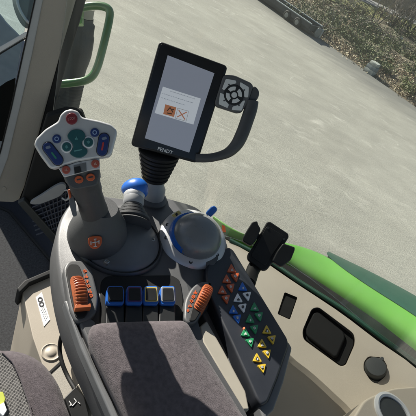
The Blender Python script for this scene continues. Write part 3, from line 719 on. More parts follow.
# supporting column beneath
slab('support', [(95, 300), (150, 300), (190, 400), (120, 400)], hz(.58), .4, M_black, con, bevel=.01)
# left rail strip
slab('side_rail', [(64, 300), (68.5, 300), (76, 322), (93, 362), (112, 400), (134, 450), (128, 452), (112, 418), (96, 382), (80, 346)], DK, .02, M_deck2, con, up=.007, bevel=.003)
slab('pad_surround', [(79, 322), (88, 316), (96, 321), (98, 345), (112, 380), (130, 416), (148, 450), (136, 450), (116, 404), (97, 362)], DK, .02, M_deck, con, up=.010, bevel=.004)
# pad
PD = hz(.462)
pad = [(91, 331), (93, 323), (100, 319.5), (140, 317), (178, 316.5), (187, 318), (193, 324), (206, 348), (228, 384), (248, 418), (262, 446), (150, 452), (132, 418), (112, 378), (98, 349)]
bm = bmesh.new(); pts = spline(pad, 4); bt = [on(p.x, p.y, PD) for p in pts]; cen = sum(bt, Vector())/len(bt); rows = []
for (dz, ins) in ((.004, .045), (.003, .024), (0, .011), (-.005, .004), (-.012, .0), (-.022, .001), (-.036, .004)):
    rows.append([bm.verts.new(p+(cen-p).normalized()*ins+UP*dz) for p in bt])
for r0, r1 in zip(rows, rows[1:]):
    for i in range(len(r0)): j = (i+1) % len(r0); bm.faces.new((r0[i], r0[j], r1[j], r1[i]))
bm.faces.new(rows[0]); bm.faces.new(rows[-1][::-1])
link('pad', bm, M_pad, con, 80)
# trim facets between pad and key panel
slab('inner_rail', [(196, 303), (201, 288), (208, 286), (235, 338), (263, 398), (268, 412), (258, 420), (250, 404), (226, 356)], DK, .05, M_deck2, con, up=-.012, bevel=.004)
slab('cream_trim', [(200, 326), (207, 320), (224, 350), (246, 391), (250, 410), (244, 410), (222, 374), (203, 342)], DK, .03, M_cream, con, up=.001, bevel=.003)
# key panel
KP = lift(DK, .012)
kp = slab('key_panel', [(209, 258), (219, 250), (229, 246.5), (234, 250), (262, 296), (288, 338.5), (289, 345), (277, 380), (268, 402), (262, 405), (257, 398), (231, 340), (207, 290), (206, 272)], DK, .045, M_keys, con, up=.012, rnd=3, bevel=.004, seg=3)
slab('panel_edge', [(288.5, 341), (292.5, 348), (284, 382), (274, 410), (264, 420), (257, 401), (262, 403), (267, 401), (276, 379), (287, 346)], DK, .05, M_deck2, con, up=.004, bevel=.003)
BT = [('orange', 'u', 232, 269), ('orange', 'd', 235.4, 276.3), ('orange', 'u', 227.2, 279.5), ('orange', 'd', 230.9, 287), ('orange', 'u', 222.7, 290.5), ('orange', 'd', 226.2, 298.3),
      ('blue', 'u', 243.1, 287.2), ('white', 'd', 247.4, 295.2), ('white', 'u', 238.4, 298.4), ('white', 'd', 242.9, 307), ('blue', 'u', 233.7, 310.2), ('blue', 'd', 237.5, 318),
      ('green', 'u', 255, 307.4), ('green', 'd', 259.3, 315.6), ('green', 'u', 250.4, 319.3), ('green', 'd', 254.6, 328.4), ('green', 'u', 245.7, 332.8), ('green', 'd', 250.2, 341.6),
      ('yellow', 'u', 267.3, 330.3), ('yellow', 'd', 272.2, 338.7), ('yellow', 'u', 262.6, 344), ('yellow', 'd', 267.3, 353), ('yellow', 'u', 257.6, 358.3), ('yellow', 'd', 262.2, 367.3)]
BM = {'orange': M_orangeb, 'blue': M_blue2, 'white': M_white, 'green': M_green, 'yellow': M_yellow}
M_glyph = mat('glyph_white', (.62, .62, .6), .5); M_glyphd = mat('glyph_dark', (.03, .03, .035), .5)
for k, (c, d, x, y) in enumerate(BT):
    tri = [(-.6, -4.9), (3.9, 3.0), (-4.1, 2.2)] if d == 'u' else [(-4.0, -1.6), (3.1, -3.6), (2.4, 5.2)]
    if d == 'd': tri = [(-4.1, -2.0), (3.3, -3.2), (1.3, 5.0)]
    sc = 1.17
    b_ = slab('button', [(x+u*sc, y+v*sc) for u, v in tri], KP, .004, BM[c], kp, up=.0022, rnd=1.4, bevel=.0007)
    if c == 'yellow':
        b2 = slab('button_window', [(x+u*.5, y+v*.5+.2) for u, v in tri], KP, .002, M_glyphd, b_, up=.0028, rnd=.8, bevel=0)
    yy = y+(.6 if d == 'u' else -.5)
    glyph('symbol', x+.1, yy, 1.15, KP, .0034, M_glyph if c not in ('white',) else M_glyphd, b_, k)
lathe('indicator_light', [(0, .003), (.0012, .0024), (.0016, 0)], on(243.7, 328.5, lift(KP, .0018)), UP, mat('led', (.6, .05, .03), .4, emit=((1, .12, .05), 1.5)), kp, 12)

# circular base plates
lathe('lever_plate', [(.070, 0), (.069, .006), (.062, .012), (.045, .020), (.03, .026), (0, .027)], on(118, 240, DK), UP, M_deck2, con, 48, 60)
lathe('plate_rim', [(.0765, -.002), (.0765, .003), (.073, .006), (.0705, .004), (.0705, -.002)], on(118, 240, DK), UP, mat('rim_plastic', (.05, .052, .054), .4), con, 48, 60)
def screw(x, y, h=.011):
    o_ = on(x, y, lift(DK, h)); lathe('screw', [(.0042, -.004), (.0042, .0015), (.003, .0022), (.0022, .002), (.0018, .0006), (0, .0006)], o_, UP, M_steel, con, 14)
screw(106.5, 262, .017); screw(152.5, 240, .014)
# thumbwheels in their housings
def thumbwheel(outl, cav, wc, wr, axis, wdt, lab, side):
    hs = slab('wheel_housing', outl, DK, .02, M_deck, con, up=.012, rnd=5, bevel=.004, seg=3)
    slab('wheel_slot', cav, DK, .02, M_rubber, hs, up=.0135, rnd=4, bevel=.0015)
    bm = bmesh.new(); x, y, z = basis(axis); n = 176; rows = []
    for (w, dr) in ((-1, -.0055), (-.82, -.0022), (-.4, -.0002), (.4, -.0002), (.82, -.0022), (1, -.0055)):
        rows.append([bm.verts.new(wc+z*w*wdt/2+(x*math.cos(2*math.pi*i/n)+y*math.sin(2*math.pi*i/n))*(wr+dr+(.0019 if (i//2) % 2 and abs(w) < 1 else 0))) for i in range(n)])
    for r0, r1 in zip(rows, rows[1:]):
        for i in range(n): bm.faces.new((r0[i], r0[(i+1) % n], r1[(i+1) % n], r1[i]))
    bm.faces.new(rows[0]); bm.faces.new(rows[-1])
    w = link('thumbwheel', bm, M_orange, con, 35)
    return hs, w
w1a, w1b = on(74, 283, DK), on(80, 316, DK); wd = (w1b-w1a).normalized(); wax = UP.cross(wd).normalized()
hs, w = thumbwheel([(63, 268), (68, 260), (84, 260), (92, 268), (99, 296), (97, 312), (88, 321), (76, 322), (70, 310)],
           [(65.5, 270), (69, 263.5), (79, 264), (83, 274), (88, 300), (88, 313), (84, 318), (76, 318), (71, 300)], (w1a+w1b)/2+UP*-.003, .032, wax, .018, '', 0)
bm = bmesh.new(); c = (w1a+w1b)/2+UP*.002+wd*.026+UP*.015; box_bm(bm, c, wd*.003, wax*.0105, UP*.005); link('wheel_stop', bm, M_orange, w, 30, .001)
for k, (x, y) in enumerate([(85, 271), (86.2, 276), (87.4, 281), (88.6, 286), (90, 291), (91, 295.5)]): glyph('marking', x, y, 1.7, lift(DK, .012), .0008, M_orangeb, hs, [3, 0, 2, 3, 0, 1][k])
w2a, w2b = on(206, 290, DK), on(194, 317, DK); wd = (w2b-w2a).normalized(); wax = UP.cross(wd).normalized()
hs, w = thumbwheel([(185, 300), (192, 287), (200, 281), (212, 281), (214, 288), (206, 306), (197, 322), (188, 324), (184, 318)],
           [(193, 305), (199, 290), (204, 284), (211, 284), (212, 288), (203, 308), (195, 321), (189, 321)], (w2a+w2b)/2+UP*.000, .030, wax, .0175, '', 0)
for k, (x, y) in enumerate([(188, 310), (190, 305.5), (191.6, 301), (193.4, 296.5), (195.4, 292)]): glyph('marking', x, y, 1.6, lift(DK, .012), .0008, M_orangeb, hs, [2, 0, 3, 1, 0][k])
# paddle levers in the black recess
rec = slab('paddle_recess', [(101, 281), (106, 276), (172, 275), (180, 280), (183, 298), (182, 322), (100, 324)], DK, .004, M_rubber, con, up=.0025, rnd=3, bevel=.001)
for i, (x0, x1, fm) in enumerate([(106.5, 125, M_black), (126, 143.5, M_purple), (143.2, 159.5, M_gold), (159.8, 176.5, M_post)]):
    xc = (x0+x1)/2; w = (x1-x0)/2-.6
    base = slab('paddle_stem', [(xc-w-.5, 300), (xc+w-.3, 300), (xc+w-.2, 325), (xc-w-1.5, 325)], DK, .03, M_black, con, up=.012, bevel=.002)
    PP = (on(xc, 296, lift(DK, .020)), (UP*.75+(CAM-on(xc, 296, DK)).normalized()*.5).normalized())
    cap = slab('paddle', [(xc-w-1.2, 302.5), (xc-w-.4, 290), (xc-w+1.2, 285.6), (xc+w-1.5, 285.6), (xc+w-.2, 290), (xc+w-.2, 302.5), (xc+w-2, 305), (xc-w+.6, 305)], PP, .012, M_blue2, con, up=0, rnd=2.2, bevel=.0022, seg=3)
    fr = slab('paddle_frame', [(xc-w+1.2, 286.8), (xc+w-1.6, 286.8), (xc+w-.9, 301.4), (xc-w+1.0, 301.4)], PP, .003, fm, cap, up=.0012, rnd=1.6, bevel=.0006)
    slab('paddle_face', [(xc-w+2.4, 288), (xc+w-2.8, 288), (xc+w-2.1, 300.2), (xc-w+2.2, 300.2)], PP, .003, M_black, cap, up=.0022, rnd=1.2, bevel=.0006)
# palm dome controller
DN = (UP*.80+(CAM-on(193, 238, DK)).normalized()*.38).normalized(); dc = on(193, 239, lift(DK, .012)); DP = (dc, DN)
lathe('dome_skirt', [(.060, -.03), (.063, -.004), (.062, .002)], dc, DN, M_deck, con, 48)
ring = lathe('dome_ring', [(.044, -.004), (.0605, -.004), (.0612, .003), (.058, .0065), (.049, .012), (.046, .0125), (.044, .010)], dc, DN, M_silver, con, 56, 30)
for a in (195, 255, 315, 60, 120, 160): 
    x, y, z = basis(DN); d = (IR*math.cos(R(a))+IU*math.sin(R(a))); d = (d-DN*d.dot(DN)).normalized()
    lathe('ring_screw', [(.0032, 0), (.0032, .0018), (.0018, .002), (.0014, .0008), (0, .0008)], dc+d*.052+DN*.0088, DN, M_dash, ring, 12)
off = (IR*.7-IU*.35); off = (off-DN*off.dot(DN)).normalized()*.0035
bb = lathe('blue_band', [(.0448, .004), (.0448, .014), (.042, .022)], dc-off*.55, DN, M_blue2, con, 96, 10)
for v in bb.data.vertices:
    if (v.index % 96) % 2: v.co = Vector(v.co)*.985
prof = [(.0455*math.cos(R(a)), .010+.038*math.sin(R(a))) for a in range(0, 91, 10)]
lathe('dome', [(.0455, .004)]+prof[:-1]+[(0, .048)], dc+off, DN, mat('dome_plastic', (.17, .18, .185), .27, var=.05), con, 48, 70)
bp_ = lift(DP, .010)
slab('dome_bridge', [(205, 256), (213, 249), (219, 258), (214, 265), (207, 266)], bp_, .008, M_deck, con, bevel=.002, rnd=2)
slab('blue_tab', pill(209.5, 213.5, 213.5, 209.5, 3.6), facing(212, 212, .80), .012, M_blue2, con, bevel=.003)
slab('warning_label', [(172, 215), (178.5, 210.5), (181.5, 213), (175, 217.5)], lift(DP, .0118), .002, M_gold, ring, bevel=0)
glyph('symbol', 176.6, 214.2, 1.1, lift(DP, .0118), .0008, M_glyphd, ring, 1)
slab('label_strip', [(222, 225), (225, 226), (226, 232), (223, 232)], lift(DP, .004), .002, M_orangeb, ring, bevel=0)

# ================================================================== JOYSTICK
JB = on(94, 242, DK)
joy = thing('joystick', JB, 'large grip lever with fan shaped silver head full of coloured buttons', 'joystick')
gt = at(81, 170, .536); gb = JB+Vector((0, 0, .035))
gax = (gt-gb).normalized()
lathe('boot', [(.044, -.030), (.046, -.022), (.0455, -.010), (.041, .008), (.033, .022), (.027, .034), (.022, .044)], gb+Vector((0, 0, .0)), (UP*.75+gax*.25).normalized(), M_grip, joy, 40, 60)
mid_ = gb.lerp(gt, .5)
gr_ = tube('grip', spline([gb-gax*.005, gb.lerp(gt, .22), mid_, gb.lerp(gt, .75)+IR*(-.001), gt, at(79, 157, .526)], 5, False),
     [.0225]*4+[.0205]*5+[.0195]*5+[.021]*4+[.0235]*5+[.024]*3, M_grip, joy, 24, .85, IR)
slab('thumb_rest', [(69, 196), (72, 193), (76, 204), (77, 216), (73, 217), (70, 207)], facing(73, 205, .571), .02, M_deck2, gr_, bevel=.004, rnd=2)
slab('side_switch', [(67.5, 190), (70, 189), (71.5, 197), (69.5, 199)], facing(69, 194, .565), .008, M_orangeb, gr_, bevel=.001)
BPJ = (gb+(CAM-gb).normalized()*.0415-UP*.002, (CAM-gb).normalized())
lg = slab('badge', spline([(88.5, 238), (95, 236), (101.5, 237), (101.5, 244), (97.5, 248.5), (92, 248.5), (88.5, 244)], 3), BPJ, .004, M_orangeb, joy, bevel=.0008)
bm = bmesh.new()
for (a, b_) in [((91, 243), (99, 241.5)), ((95, 239), (95.3, 246.5)), ((91, 241.3), (91, 245)), ((99, 240), (99, 243.6)), ((93.6, 246.6), (97, 246.2)), ((93.8, 239.2), (96.5, 238.9))]:
    tube_bm(bm, [on(*a, lift(BPJ, .0008)), on(*b_, lift(BPJ, .0008))], .0007, 5)
link('badge_symbol', bm, M_glyph, lg, 0)
# head
HP = facing(77, 142, .505, (IU*.10-IR*.06))
head_o = [(53, 169.5), (49, 168), (40, 156), (33.5, 145), (35.5, 138.5), (45, 129), (58, 121), (60, 114.5), (65, 109.8), (71.5, 108.6), (77.8, 110.8), (81.5, 116.8), (99, 120.4), (111, 124), (116.8, 129.6), (117, 135), (112, 154), (109, 157), (91.5, 159.5), (77, 161.7)]
head = slab('head', head_o, HP, .022, M_silver, joy, rnd=2.6, bevel=.0035, seg=3)
def hb(name, px, m, par=head, up=.0022, th_=.004, bevel=.0009, rnd=0): return slab(name, px, HP, th_, m, par, up=up, bevel=bevel, rnd=rnd)
M_dk = mat('button_surround', (.02, .022, .026), .4)
s_ = hb('stop_button', circ(71.6, 118.6, 5.8, 24), M_red, up=.003)
text('lettering', 'STOP', lift(HP, .003), (67.9, 119.3), (75.2, 117.9), 2.5, mat('stop_print', (.55, .25, .25), .5), s_, up=.0003)
for (x, y) in ((56.6, 138.8), (94.7, 132.4)):
    q = hb('round_button', circ(x, y, 4.5, 20), M_blue)
    bm = bmesh.new(); A = [on(*p, lift(HP, .0026)) for p in circ(x, y, 2.3, 16)]; I = [on(*p, lift(HP, .0026)) for p in circ(x, y, 1.4, 16)]
    for k in range(16): r = (k+1) % 16; prism(bm, [A[k], A[r], I[r], I[k]], -HP[1]*.0006)
    link('button_ring', bm, mat('glyph_blue', (.25, .35, .55), .5), q, 0)
M_gt = mat('glyph_teal', (.10, .28, .28), .5)
for (x, y) in ((66.6, 146.8), (88.4, 142.2)):
    hb('button_collar', circ(x, y, 6.2, 22), M_white, up=.0016); q = hb('round_button', circ(x, y, 4.7, 20), M_teal, up=.0032)
    glyph('symbol', x, y, 1.5, lift(HP, .0032), .0004, M_gt, q, 3)
hour = [(67.6, 134.5), (71.5, 130.2), (77.5, 129.2), (82.5, 130.8), (85.3, 135), (84.6, 139), (82.2, 141.5), (81.8, 144.6), (84.2, 147.4), (87.2, 149.5), (86.6, 154), (81, 157.6), (75, 157.2), (70, 153.8), (71.2, 150.8), (73.2, 147.5), (72.6, 144), (70, 140.8), (67.8, 138)]
q = hb('centre_button', spline(hour, 3), M_teal, up=.0026)
glyph('symbol', 76.4, 138.2, 1.5, lift(HP, .0026), .0004, M_gt, q, 0)
slab('symbol', pill(74.5, 151, 81.5, 149.6, .6), lift(HP, .0026), .001, M_gt, q, up=.0004, bevel=0)
for (a, b_, c, d) in (((47.9, 147.4), (57.6, 160), M_green, (52, 153, 55.8, 158)), ((104.1, 138.4), (102, 150.6), M_red, (103.3, 143, 102, 149.6))):
    hb('rocker_surround', pill(*a, *b_, 6), M_dk, up=.0016); q = hb('rocker', pill(*a, *b_, 5.2), M_blue, up=.0032)
    slab('rocker_mark', pill(d[0], d[1], d[2], d[3], .9), lift(HP, .0032), .002, mat('rocker_green', (.03, .22, .14), .45) if c is M_green else mat('rocker_red', (.42, .04, .04), .45), q, up=.0004, bevel=0)
    slab('rocker_label', [(a[0]-2.6, a[1]-1.6+1), (a[0]+2, a[1]-3+1), (a[0]+3, a[1]+.6), (a[0]-1.6, a[1]+1.8)], lift(HP, .0032), .002, mat('rocker_grey', (.16, .20, .27), .5), q, up=.0004, bevel=0, rnd=.8)
neck = slab('head_bracket', [(58.5, 168.4), (77, 162), (99.5, 158.2), (100, 169), (88, 171), (64, 177.5)], lift(HP, -.002), .014, M_silver, joy, rnd=1.5, bevel=.002)
slab('bracket_window', [(73.5, 165.5), (86, 162.5), (86.5, 171), (74.5, 174)], lift(HP, -.002), .004, M_deck2, neck, up=.0008, bevel=0)
slab('bracket_slot', [(74, 167.5), (80, 166), (81.5, 172), (75, 173.6)], lift(HP, -.002), .004, M_black, neck, up=.0014, bevel=0)
for (x, y) in ((66, 169.8), (95.4, 163.6)): slab('round_button', circ(x, y, 4.2, 20), lift(HP, -.002), .006, M_redb, neck, up=.003, bevel=.001)
for (x, y) in ((66, 169.8), (95.4, 163.6)): glyph('symbol', x, y, 1.3, lift(HP, .001), .0005, mat('glyph_pink', (.5, .3, .25), .5), neck, 0)
GPJ = (gt+(CAM-gt).normalized()*.0205, (CAM-gt).normalized())
slab('grip_cap', [(64, 176), (88, 170.5), (99, 168.5), (99.5, 176), (97, 186), (75, 190), (68, 186)], GPJ, .02, M_grip, gr_, up=-.001, rnd=3, bevel=.004, seg=3)
for (x, y) in ((79, 179.6), (90.6, 177.3)):
    q = slab('round_button', circ(x, y, 4.5, 20, 3.9), GPJ, .005, M_orangeb, gr_, up=.0025, bevel=.001)
    slab('button_mark', pill(x-1.6, y+.2, x+1.6, y-.4, .7), GPJ, .002, M_glyphd, q, up=.0029, bevel=0)

# ================================================================== BLUE KNOB LEVER
LB = on(127, 233, DK)+Vector((0, 0, .026))
lev = thing('knob_lever', LB, 'short lever with bright blue knob and stacked rubber boot', 'lever')
kt = at(135, 189, .725); lax = (kt-LB).normalized(); ll = (kt-LB).length
pr = []
for k in range(4):
    h = .004+k*ll*.13; r = .031-.0052*k; pr += [(r-.004, h-.002), (r, h), (r, h+.004), (r-.004, h+.006)]
lathe('boot', [(.034, -.004)]+pr+[(.010, ll*.6)], LB, lax, M_grip, lev, 32, 40)
lathe('collar', [(.016, ll*.5), (.018, ll*.56), (.0175, ll*.70), (.013, ll*.78)], LB, lax, M_post, lev, 28)
bm = bmesh.new(); bmesh.ops.create_uvsphere(bm, u_segments=28, v_segments=18, radius=1)
kx = (IR*.97-IU*.15); kx = (kx-lax*kx.dot(lax)).normalized(); ky = lax.cross(kx)
for v in bm.verts:
    q = v.co.copy(); w = 1+.14*q.x
    v.co = kt+kx*(q.x*.0235-.0)+ky*q.y*.0205*w+lax*(q.z*.0185*w*(1.1 if q.z > 0 else .95)-.001)
kn = link('knob', bm, M_blue2, lev, 80)
lathe('knob_base', [(.0135, -.026), (.0165, -.020), (.0185, -.013), (.0165, -.008)], kt, lax, M_silver, kn, 28, 60)
kpl = (kt+lax*.0185+(CAM-kt).normalized()*.001, (lax*.8+(CAM-kt).normalized()*.35).normalized())
slab('knob_label', [(133, 180), (139.5, 180.5), (140.5, 184.5), (133.5, 184)], kpl, .003, M_gold, kn, bevel=0)
glyph('symbol', 136.6, 182.3, 1.3, kpl, .0007, M_glyphd, kn, 3)

# ================================================================== TERMINAL
TP = facing(180, 102, .70, Vector((0, 0, .04))-IR*.05)
ter = thing('touch_terminal', on(152, 193, DK), 'black portrait touch screen terminal with grip and button pad on bellows neck', 'screen')
cs = slab('case', [(159.2, 40.6), (228, 66), (197.2, 163.6), (130.2, 145.6)], TP, .024, M_black, ter, rnd=4.5, bevel=.003, seg=3)
slab('bezel', [(160.5, 43), (225.8, 67.2), (196, 161), (132.4, 144)], TP, .004, mat('bezel_gloss', (.010, .011, .013), .22), cs, up=.0008, rnd=3.5, bevel=.0008)
def screenmat():
    m = mat('screen_glow', (.02, .022, .028), .16, var=.02, emit=((.30, .34, .42), .22)); return m
sc = slab('display', [(167.7, 55.2), (214.4, 73.2), (189.2, 152.6), (144.8, 138.2)], TP, .002, screenmat(), cs, up=.0014, bevel=0)
def em(n, c, s=.26): return mat(n, tuple(v*.05 for v in c), .2, var=.02, emit=(c, s))
pop = slab('dialog_box', [(162.9, 86.6), (200.8, 98.6), (193.4, 124.6), (154.6, 113)], TP, .001, em('dialog_white', (.62, .68, .74)), sc, up=.0018, bevel=0)
sq = slab('symbol_box', [(165.3, 104.3), (176.3, 107.4), (174, 117), (163.2, 114)], TP, .001, em('dialog_orange', (.42, .17, .08)), pop, up=.0022, bevel=0)
bm = bmesh.new()
for a, b_ in [((167, 111), (170, 107.5)), ((170, 107.5), (173, 112.5)), ((167, 113), (172, 114)), ((171, 110), (174, 109.5))]: tube_bm(bm, [on(*a, lift(TP, .0024)), on(*b_, lift(TP, .0024))], .0009, 5)
link('symbol_lines', bm, em('dialog_black', (.05, .03, .02)), sq, 0)
bm = bmesh.new()
c4 = [(177.6, 108.1), (188.6, 111.2), (186.2, 121.2), (175.4, 118.2)]
for k in range(4): tube_bm(bm, [on(*c4[k], lift(TP, .0022)), on(*c4[(k+1) % 4], lift(TP, .0022))], .0004, 5)
link('symbol_frame', bm, em('dialog_grey', (.30, .30, .30)), pop, 0)
bm = bmesh.new()
for a, b_ in [((178.6, 109.8), (185, 119.6)), ((187, 112), (177, 117))]: tube_bm(bm, [on(*a, lift(TP, .0024)), on(*b_, lift(TP, .0024))], .0009, 5)
link('cross', bm, em('dialog_cross', (.42, .16, .08)), pop, 0)
tm = em('dialog_text', (.33, .37, .42))
bm = bmesh.new()
for (xa, ya, xb, yb, nn) in ((170, 91, 195, 99, 9), (162, 93.2, 193, 103, 12), (161, 97.5, 185, 105.2, 9)):
    k = 0; t0 = 0
    while t0 < .97:
        t1 = min(1, t0+random.uniform(.02, .06)); q = [(xa+(xb-xa)*t+o*.3, ya+(yb-ya)*t-o) for t, o in ((t0, -.32), (t1, -.32), (t1, .32), (t0, .32))]
        prism(bm, [on(*p, lift(TP, .0022)) for p in q], -TP[1]*.0003); t0 = t1+random.choice((.012, .012, .03))
link('message_lines', bm, tm, pop, 0)
text('lettering', 'FENDT', lift(TP, .0008), (157.8, 148.4), (172.6, 152.8), 3.6, M_white, cs, up=.0005, bold=.01)
# bellows and post
pb = on(151, 198, DK); pt_ = at(160, 150, .745); pax = (pt_-pb).normalized(); pl2 = (pt_-pb).length
tube('post', spline([pb-pax*.01, pb+pax*pl2*.3, pb+pax*pl2*.62], 5, False), [.0245]*5+[.020]*6, M_post, ter, 28)
pr = []
for k in range(7):
    h = pl2*(.42+k*.085); r = .0225+.0022*k; pr += [(r, h), (r+.0025, h+.003), (r+.0025, h+.0065), (r-.001, h+.0085)]
lathe('bellows', pr, pb, pax, M_rubber, ter, 36, 50)
lathe('post_base', [(.031, -.004), (.031, .004), (.028, .007), (.024, .009)], pb, UP, M_deck, ter, 32)
# joypad
JP = (lift(TP, .004)[0], TP[1])
jp = slab('button_pad', [(223.5, 74.5), (234, 74.8), (251, 82.6), (253.5, 86), (247.5, 104.5), (241, 113), (237, 113.6), (216.5, 107), (214.5, 103)], JP, .022, M_deck, ter, rnd=4, bevel=.003, seg=3)
f_ = lambda u, v: (205+u/6.93, 70+v/6.93)
for q in [[(145, 60), (215, 72), (218, 92), (165, 105), (135, 140), (118, 132)], [(245, 82), (305, 118), (300, 190), (272, 188), (270, 145), (240, 110)],
          [(105, 155), (132, 168), (140, 210), (167, 238), (157, 264), (95, 237)], [(280, 210), (255, 282), (185, 277), (192, 252), (240, 240), (262, 212)]]:
    k_ = slab('key', [f_(*p) for p in q], JP, .003, M_keyl, jp, up=.0014, rnd=1.2, bevel=.0006)
    cx = sum(p[0] for p in q)/len(q); cy = sum(p[1] for p in q)/len(q)
    slab('symbol', circ(*f_(cx, cy), .8, 8), JP, .001, M_glyphd, k_, up=.0018, bevel=0)
slab('ring_well', circ(*f_(201, 172), 10.2, 30), JP, .003, M_black, jp, up=.0017, bevel=.0005)
for a0 in (10, 100, 190, 280):
    o1 = [f_(201+56*math.cos(R(a0+d-70)), 172+58*math.sin(R(a0+d-70))) for d in range(12, 77, 8)]
    i1 = [f_(201+30*math.cos(R(a0+d-70)), 172+31*math.sin(R(a0+d-70))) for d in range(76, 11, -8)]
    slab('key', o1+i1, JP, .003, M_keyl, jp, up=.0026, bevel=.0005)
slab('key', circ(*f_(203, 173), 2.9, 18), JP, .003, M_keyl, jp, up=.0026, bevel=.0005)
slab('side_knob', [(252.5, 86.5), (256, 86.5), (259.5, 91), (259, 97), (254.5, 103.5), (250, 103), (247.5, 101)], lift(JP, -.004), .018, M_grip, ter, rnd=2.5, bevel=.003)
hpts = [at(*p) for p in [(252, 101, .705), (250.5, 110, .706), (246.5, 122, .706), (242.5, 133, .706), (237, 144, .707), (229, 152, .708), (219, 156, .708), (208, 158, .708), (196, 158, .71)]]
tube('handle', spline(hpts, 5, False), [.0112-.0038*max(0, min(1, (k-16)/16))**2*(3-2*max(0, min(1, (k-16)/16))) for k in range(41)], M_grip, ter, 16, .8, IR)
# ================================================================== PHONE HOLDER
HH = facing(268, 246, .80, Vector((0, 0, .25)))
ph = thing('phone_holder', on(252, 268, DK), 'empty black phone clamp holder on a stem beside the key panel', 'phone holder')
slab('back_plate', [(267, 221.5), (270.5, 221.5), (288.5, 233.5), (289, 237), (276, 258), (267, 270), (263, 271), (247.5, 260), (247, 255), (255, 243)], HH, .014, M_black, ph, rnd=2.5, bevel=.003)
slab('arm', [(254, 231), (270, 240), (267, 245), (251, 236)], HH, .006, M_black, ph, up=-.002, bevel=.001)
slab('arm', [(272, 245), (288, 254), (285, 259), (269, 250)], HH, .006, M_black, ph, up=-.002, bevel=.001)
slab('plate_face', [(267, 225.5), (285, 236.5), (265, 266), (250.5, 256)], HH, .003, M_black, ph, up=.0012, rnd=3, bevel=.001)
slab('jaw', [(252.5, 221.5), (257.5, 221), (258, 224), (261, 229), (256, 240), (250.5, 245.5), (243, 241), (242.5, 238), (247, 230)], HH, .02, M_black, ph, up=.010, rnd=2, bevel=.003)
slab('jaw', [(283, 243), (295, 247), (295, 250), (291, 260), (281.5, 267), (272, 261), (277, 251)], HH, .02, M_black, ph, up=.010, rnd=2, bevel=.003)
tube('stem', [at(262, 255, .815), at(253, 270, .80), on(249, 282, lift(DK, -.01))], [.014, .013, .013], M_rubber, ph, 16, .7)
for p in ((268, 228), (284, 239)): slab('screw', circ(*p, 1.2, 10), HH, .002, M_dash, ph, up=.002, bevel=0)

# ================================================================== SEAT, SIDE CONSOLE, CABLE
SP = hz(.60)
seat = thing('driver_seat', on(10, 420, hz(.9)), 'grey purple driver seat cushion with black mesh side', 'seat')
def cushion(name, px, h, m, th_, ins=1):
    bm = bmesh.new(); pts = spline(px, 5); bt = [on(p.x, p.y, hz(h)) for p in pts]; cen = sum(bt, Vector())/len(bt); rows = []
    for (dz, i_) in ((.014, .5), (.011, .3), (.004, .14), (-.006, .05), (-.02, .008), (-.035, 0), (-.12, .03)):
        rows.append([bm.verts.new(p.lerp(cen, i_)+UP*dz) for p in bt])
    for r0, r1 in zip(rows, rows[1:]):
        for i in range(len(r0)): j = (i+1) % len(r0); bm.faces.new((r0[i], r0[j], r1[j], r1[i]))
    bm.faces.new(rows[0]); bm.faces.new(rows[-1][::-1])
    return link(name, bm, m, seat, 80)
cushion('cushion', [(-30, 352), (0, 346.5), (22, 349), (42, 359), (58, 378), (68, 402), (76, 440), (40, 470), (-60, 470)], .60, M_seat, seat)
slab('mesh_panel', [(-20, 352), (2, 352), (12, 362), (20, 378), (28, 400), (34, 430), (-30, 430)], hz(.587), .01, M_mesh, seat, up=.004, bevel=.003, sm=True)
slab('seam', [(3, 352), (13, 361), (21.5, 378), (30, 402), (36, 430), (34.5, 430), (28.3, 402), (20, 378.5), (11.8, 362), (1.5, 352.5)], hz(.587), .006, M_seat, seat, up=.006, bevel=.001)
th = thing('belt_tag', on(3, 400, hz(.57)), 'small yellow and white tag lying on the seat mesh', 'tag')
slab('yellow_part', [(-3, 392), (3, 391), (6, 399), (3, 406), (-3, 405)], hz(.575), .006, mat('tag_yellow', (.5, .55, .08), .5), th, rnd=1.5, bevel=.0015)
slab('white_part', [(-1, 405), (4, 402), (7, 410), (3, 416), (-1, 412)], hz(.575), .005, M_white, th, up=.002, rnd=1, bevel=.001)

SC_ = hz(.80)
box = thing('seat_side_box', on(60, 350, hz(1.2)), 'beige moulded box with white label between seat and armrest', 'storage box')
slab('housing', [(22, 290), (30, 283.5), (58, 271), (75, 268), (150, 430), (70, 440), (52, 390), (40, 358), (33, 338)], SC_, .45, M_beige, box, rnd=3, bevel=.012, seg=4)
slab('top_seal', [(16.5, 288), (24, 280), (56, 266.5), (62, 266), (61, 270), (30, 283), (23.5, 289.5), (20, 293)], SC_, .05, M_rubber, box, up=.012, bevel=.004)
lab = slab('label', [(35.8, 297.2), (41.8, 292), (50, 319.5), (43.9, 326.5)], SC_, .001, M_white, box, up=.0012, bevel=0)
bm = bmesh.new()
for (x, y) in ((40.2, 299.6), (41.6, 304.2)):
    A = [on(*p, lift(SC_, .0018)) for p in circ(x, y, 2.6, 14)]; I = [on(*p, lift(SC_, .0018)) for p in circ(x, y, 1.4, 14)]
    for k in range(14): r = (k+1) % 14; prism(bm, [A[k], A[r], I[r], I[k]], -UP*.0004)
link('label_symbol', bm, M_glyphd, lab, 0)
bm = bmesh.new()
for i in range(6):
    for j in range(3):
        x, y = 40.9+i*.75+j*1.15, 310+i*1.9-j*1.6; prism(bm, [on(*p, lift(SC_, .0018)) for p in [(x, y), (x+.6, y-.8), (x+1.0, y+.1), (x+.4, y+.8)]], -UP*.0004)
link('label_print', bm, mat('label_grey', (.45, .46, .47), .5), lab, 0)
bm = bmesh.new(); cxy = on(51, 352.5, SC_); lathe_bm(bm, [(.019, 0), (.019, .0015), (.0175, .0025), (.0155, .0012), (.010, .0012), (.0095, .002), (0, .0022)], cxy, UP, 24); link('round_cap', bm, M_beige, box, 60)
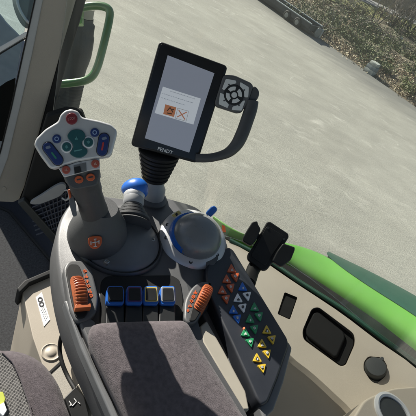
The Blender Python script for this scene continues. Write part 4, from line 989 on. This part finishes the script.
slab('lid', [(47, 374), (60, 362), (64, 366), (84, 420), (60, 430)], SC_, .01, M_beige2, box, up=.008, rnd=2, bevel=.003)
slab('lid_gap', [(46, 374), (59.5, 361.5), (63, 363.5), (60.5, 364.5), (48, 376)], SC_, .01, M_rubber, box, up=.0095, bevel=.001)
cab = [(84, 312, .66), (73, 318, .70), (66, 326, .72), (61, 338, .73), (59.7, 350, .73), (62.5, 364, .72), (68, 377, .71), (75, 389, .69), (82, 400, .68)]
tag(tube('cable', spline([at(*p) for p in cab], 6, False), .0036, M_rubber, None, 10), 'thin black cable looping down from armrest to black control box', 'cable')
BX = hz(.63)
cb = thing('control_box', on(80, 405, hz(.70)), 'small black control box with white marks between seat and armrest', 'control box')
slab('case', [(64.5, 397.5), (75.5, 386.5), (84, 396), (92, 425), (76, 430)], BX, .06, M_black, cb, rnd=1.5, bevel=.003)
slab('cream_side', [(77, 384), (83, 383), (92, 396), (95, 410), (88, 402)], BX, .05, M_cream, cb, up=-.002, bevel=.002)
bm = bmesh.new()
for a, b_ in [((69, 401), (72.5, 406)), ((72.5, 406), (76.5, 401.5)), ((70, 406), (71.5, 404)), ((74, 398.5), (76.5, 401.5)), ((78, 402), (80, 404))]: tube_bm(bm, [on(*a, lift(BX, .0008)), on(*b_, lift(BX, .0008))], .0007, 5)
link('print', bm, M_white, cb, 0)

# ================================================================== LIGHT
SUN_EL = R(26.5); sun_from = Vector((-.845, .535, 0)).normalized()
sv = sun_from*math.cos(SUN_EL)+UP*math.sin(SUN_EL)
ld = bpy.data.lights.new('sun', 'SUN'); ld.energy = 5.0; ld.angle = R(.5); ld.color = (1, .95, .86)
lo = bpy.data.objects.new('sun', ld); COL.objects.link(lo); lo.rotation_euler = sv.to_track_quat('Z', 'Y').to_euler(); lo.location = (0, 0, 20)
w = bpy.data.worlds.new('World'); S.world = w; w.use_nodes = True; nt = w.node_tree
sk = nt.nodes.new('ShaderNodeTexSky'); sk.sky_type = 'NISHITA'; sk.sun_disc = False; sk.sun_elevation = SUN_EL
sk.sun_rotation = math.atan2(sun_from.x, sun_from.y)
bg = nt.nodes['Background']; bg.inputs[1].default_value = .05; nt.links.new(sk.outputs[0], bg.inputs[0])
S.view_settings.view_transform = 'Standard'; S.view_settings.look = 'None'; S.view_settings.gamma = 1; S.view_settings.exposure = 1.0; S.view_settings.use_curve_mapping = False
S.render.engine = 'CYCLES'
S.cycles.transparent_max_bounces = 16
S.render.resolution_x = S.render.resolution_y = 1024
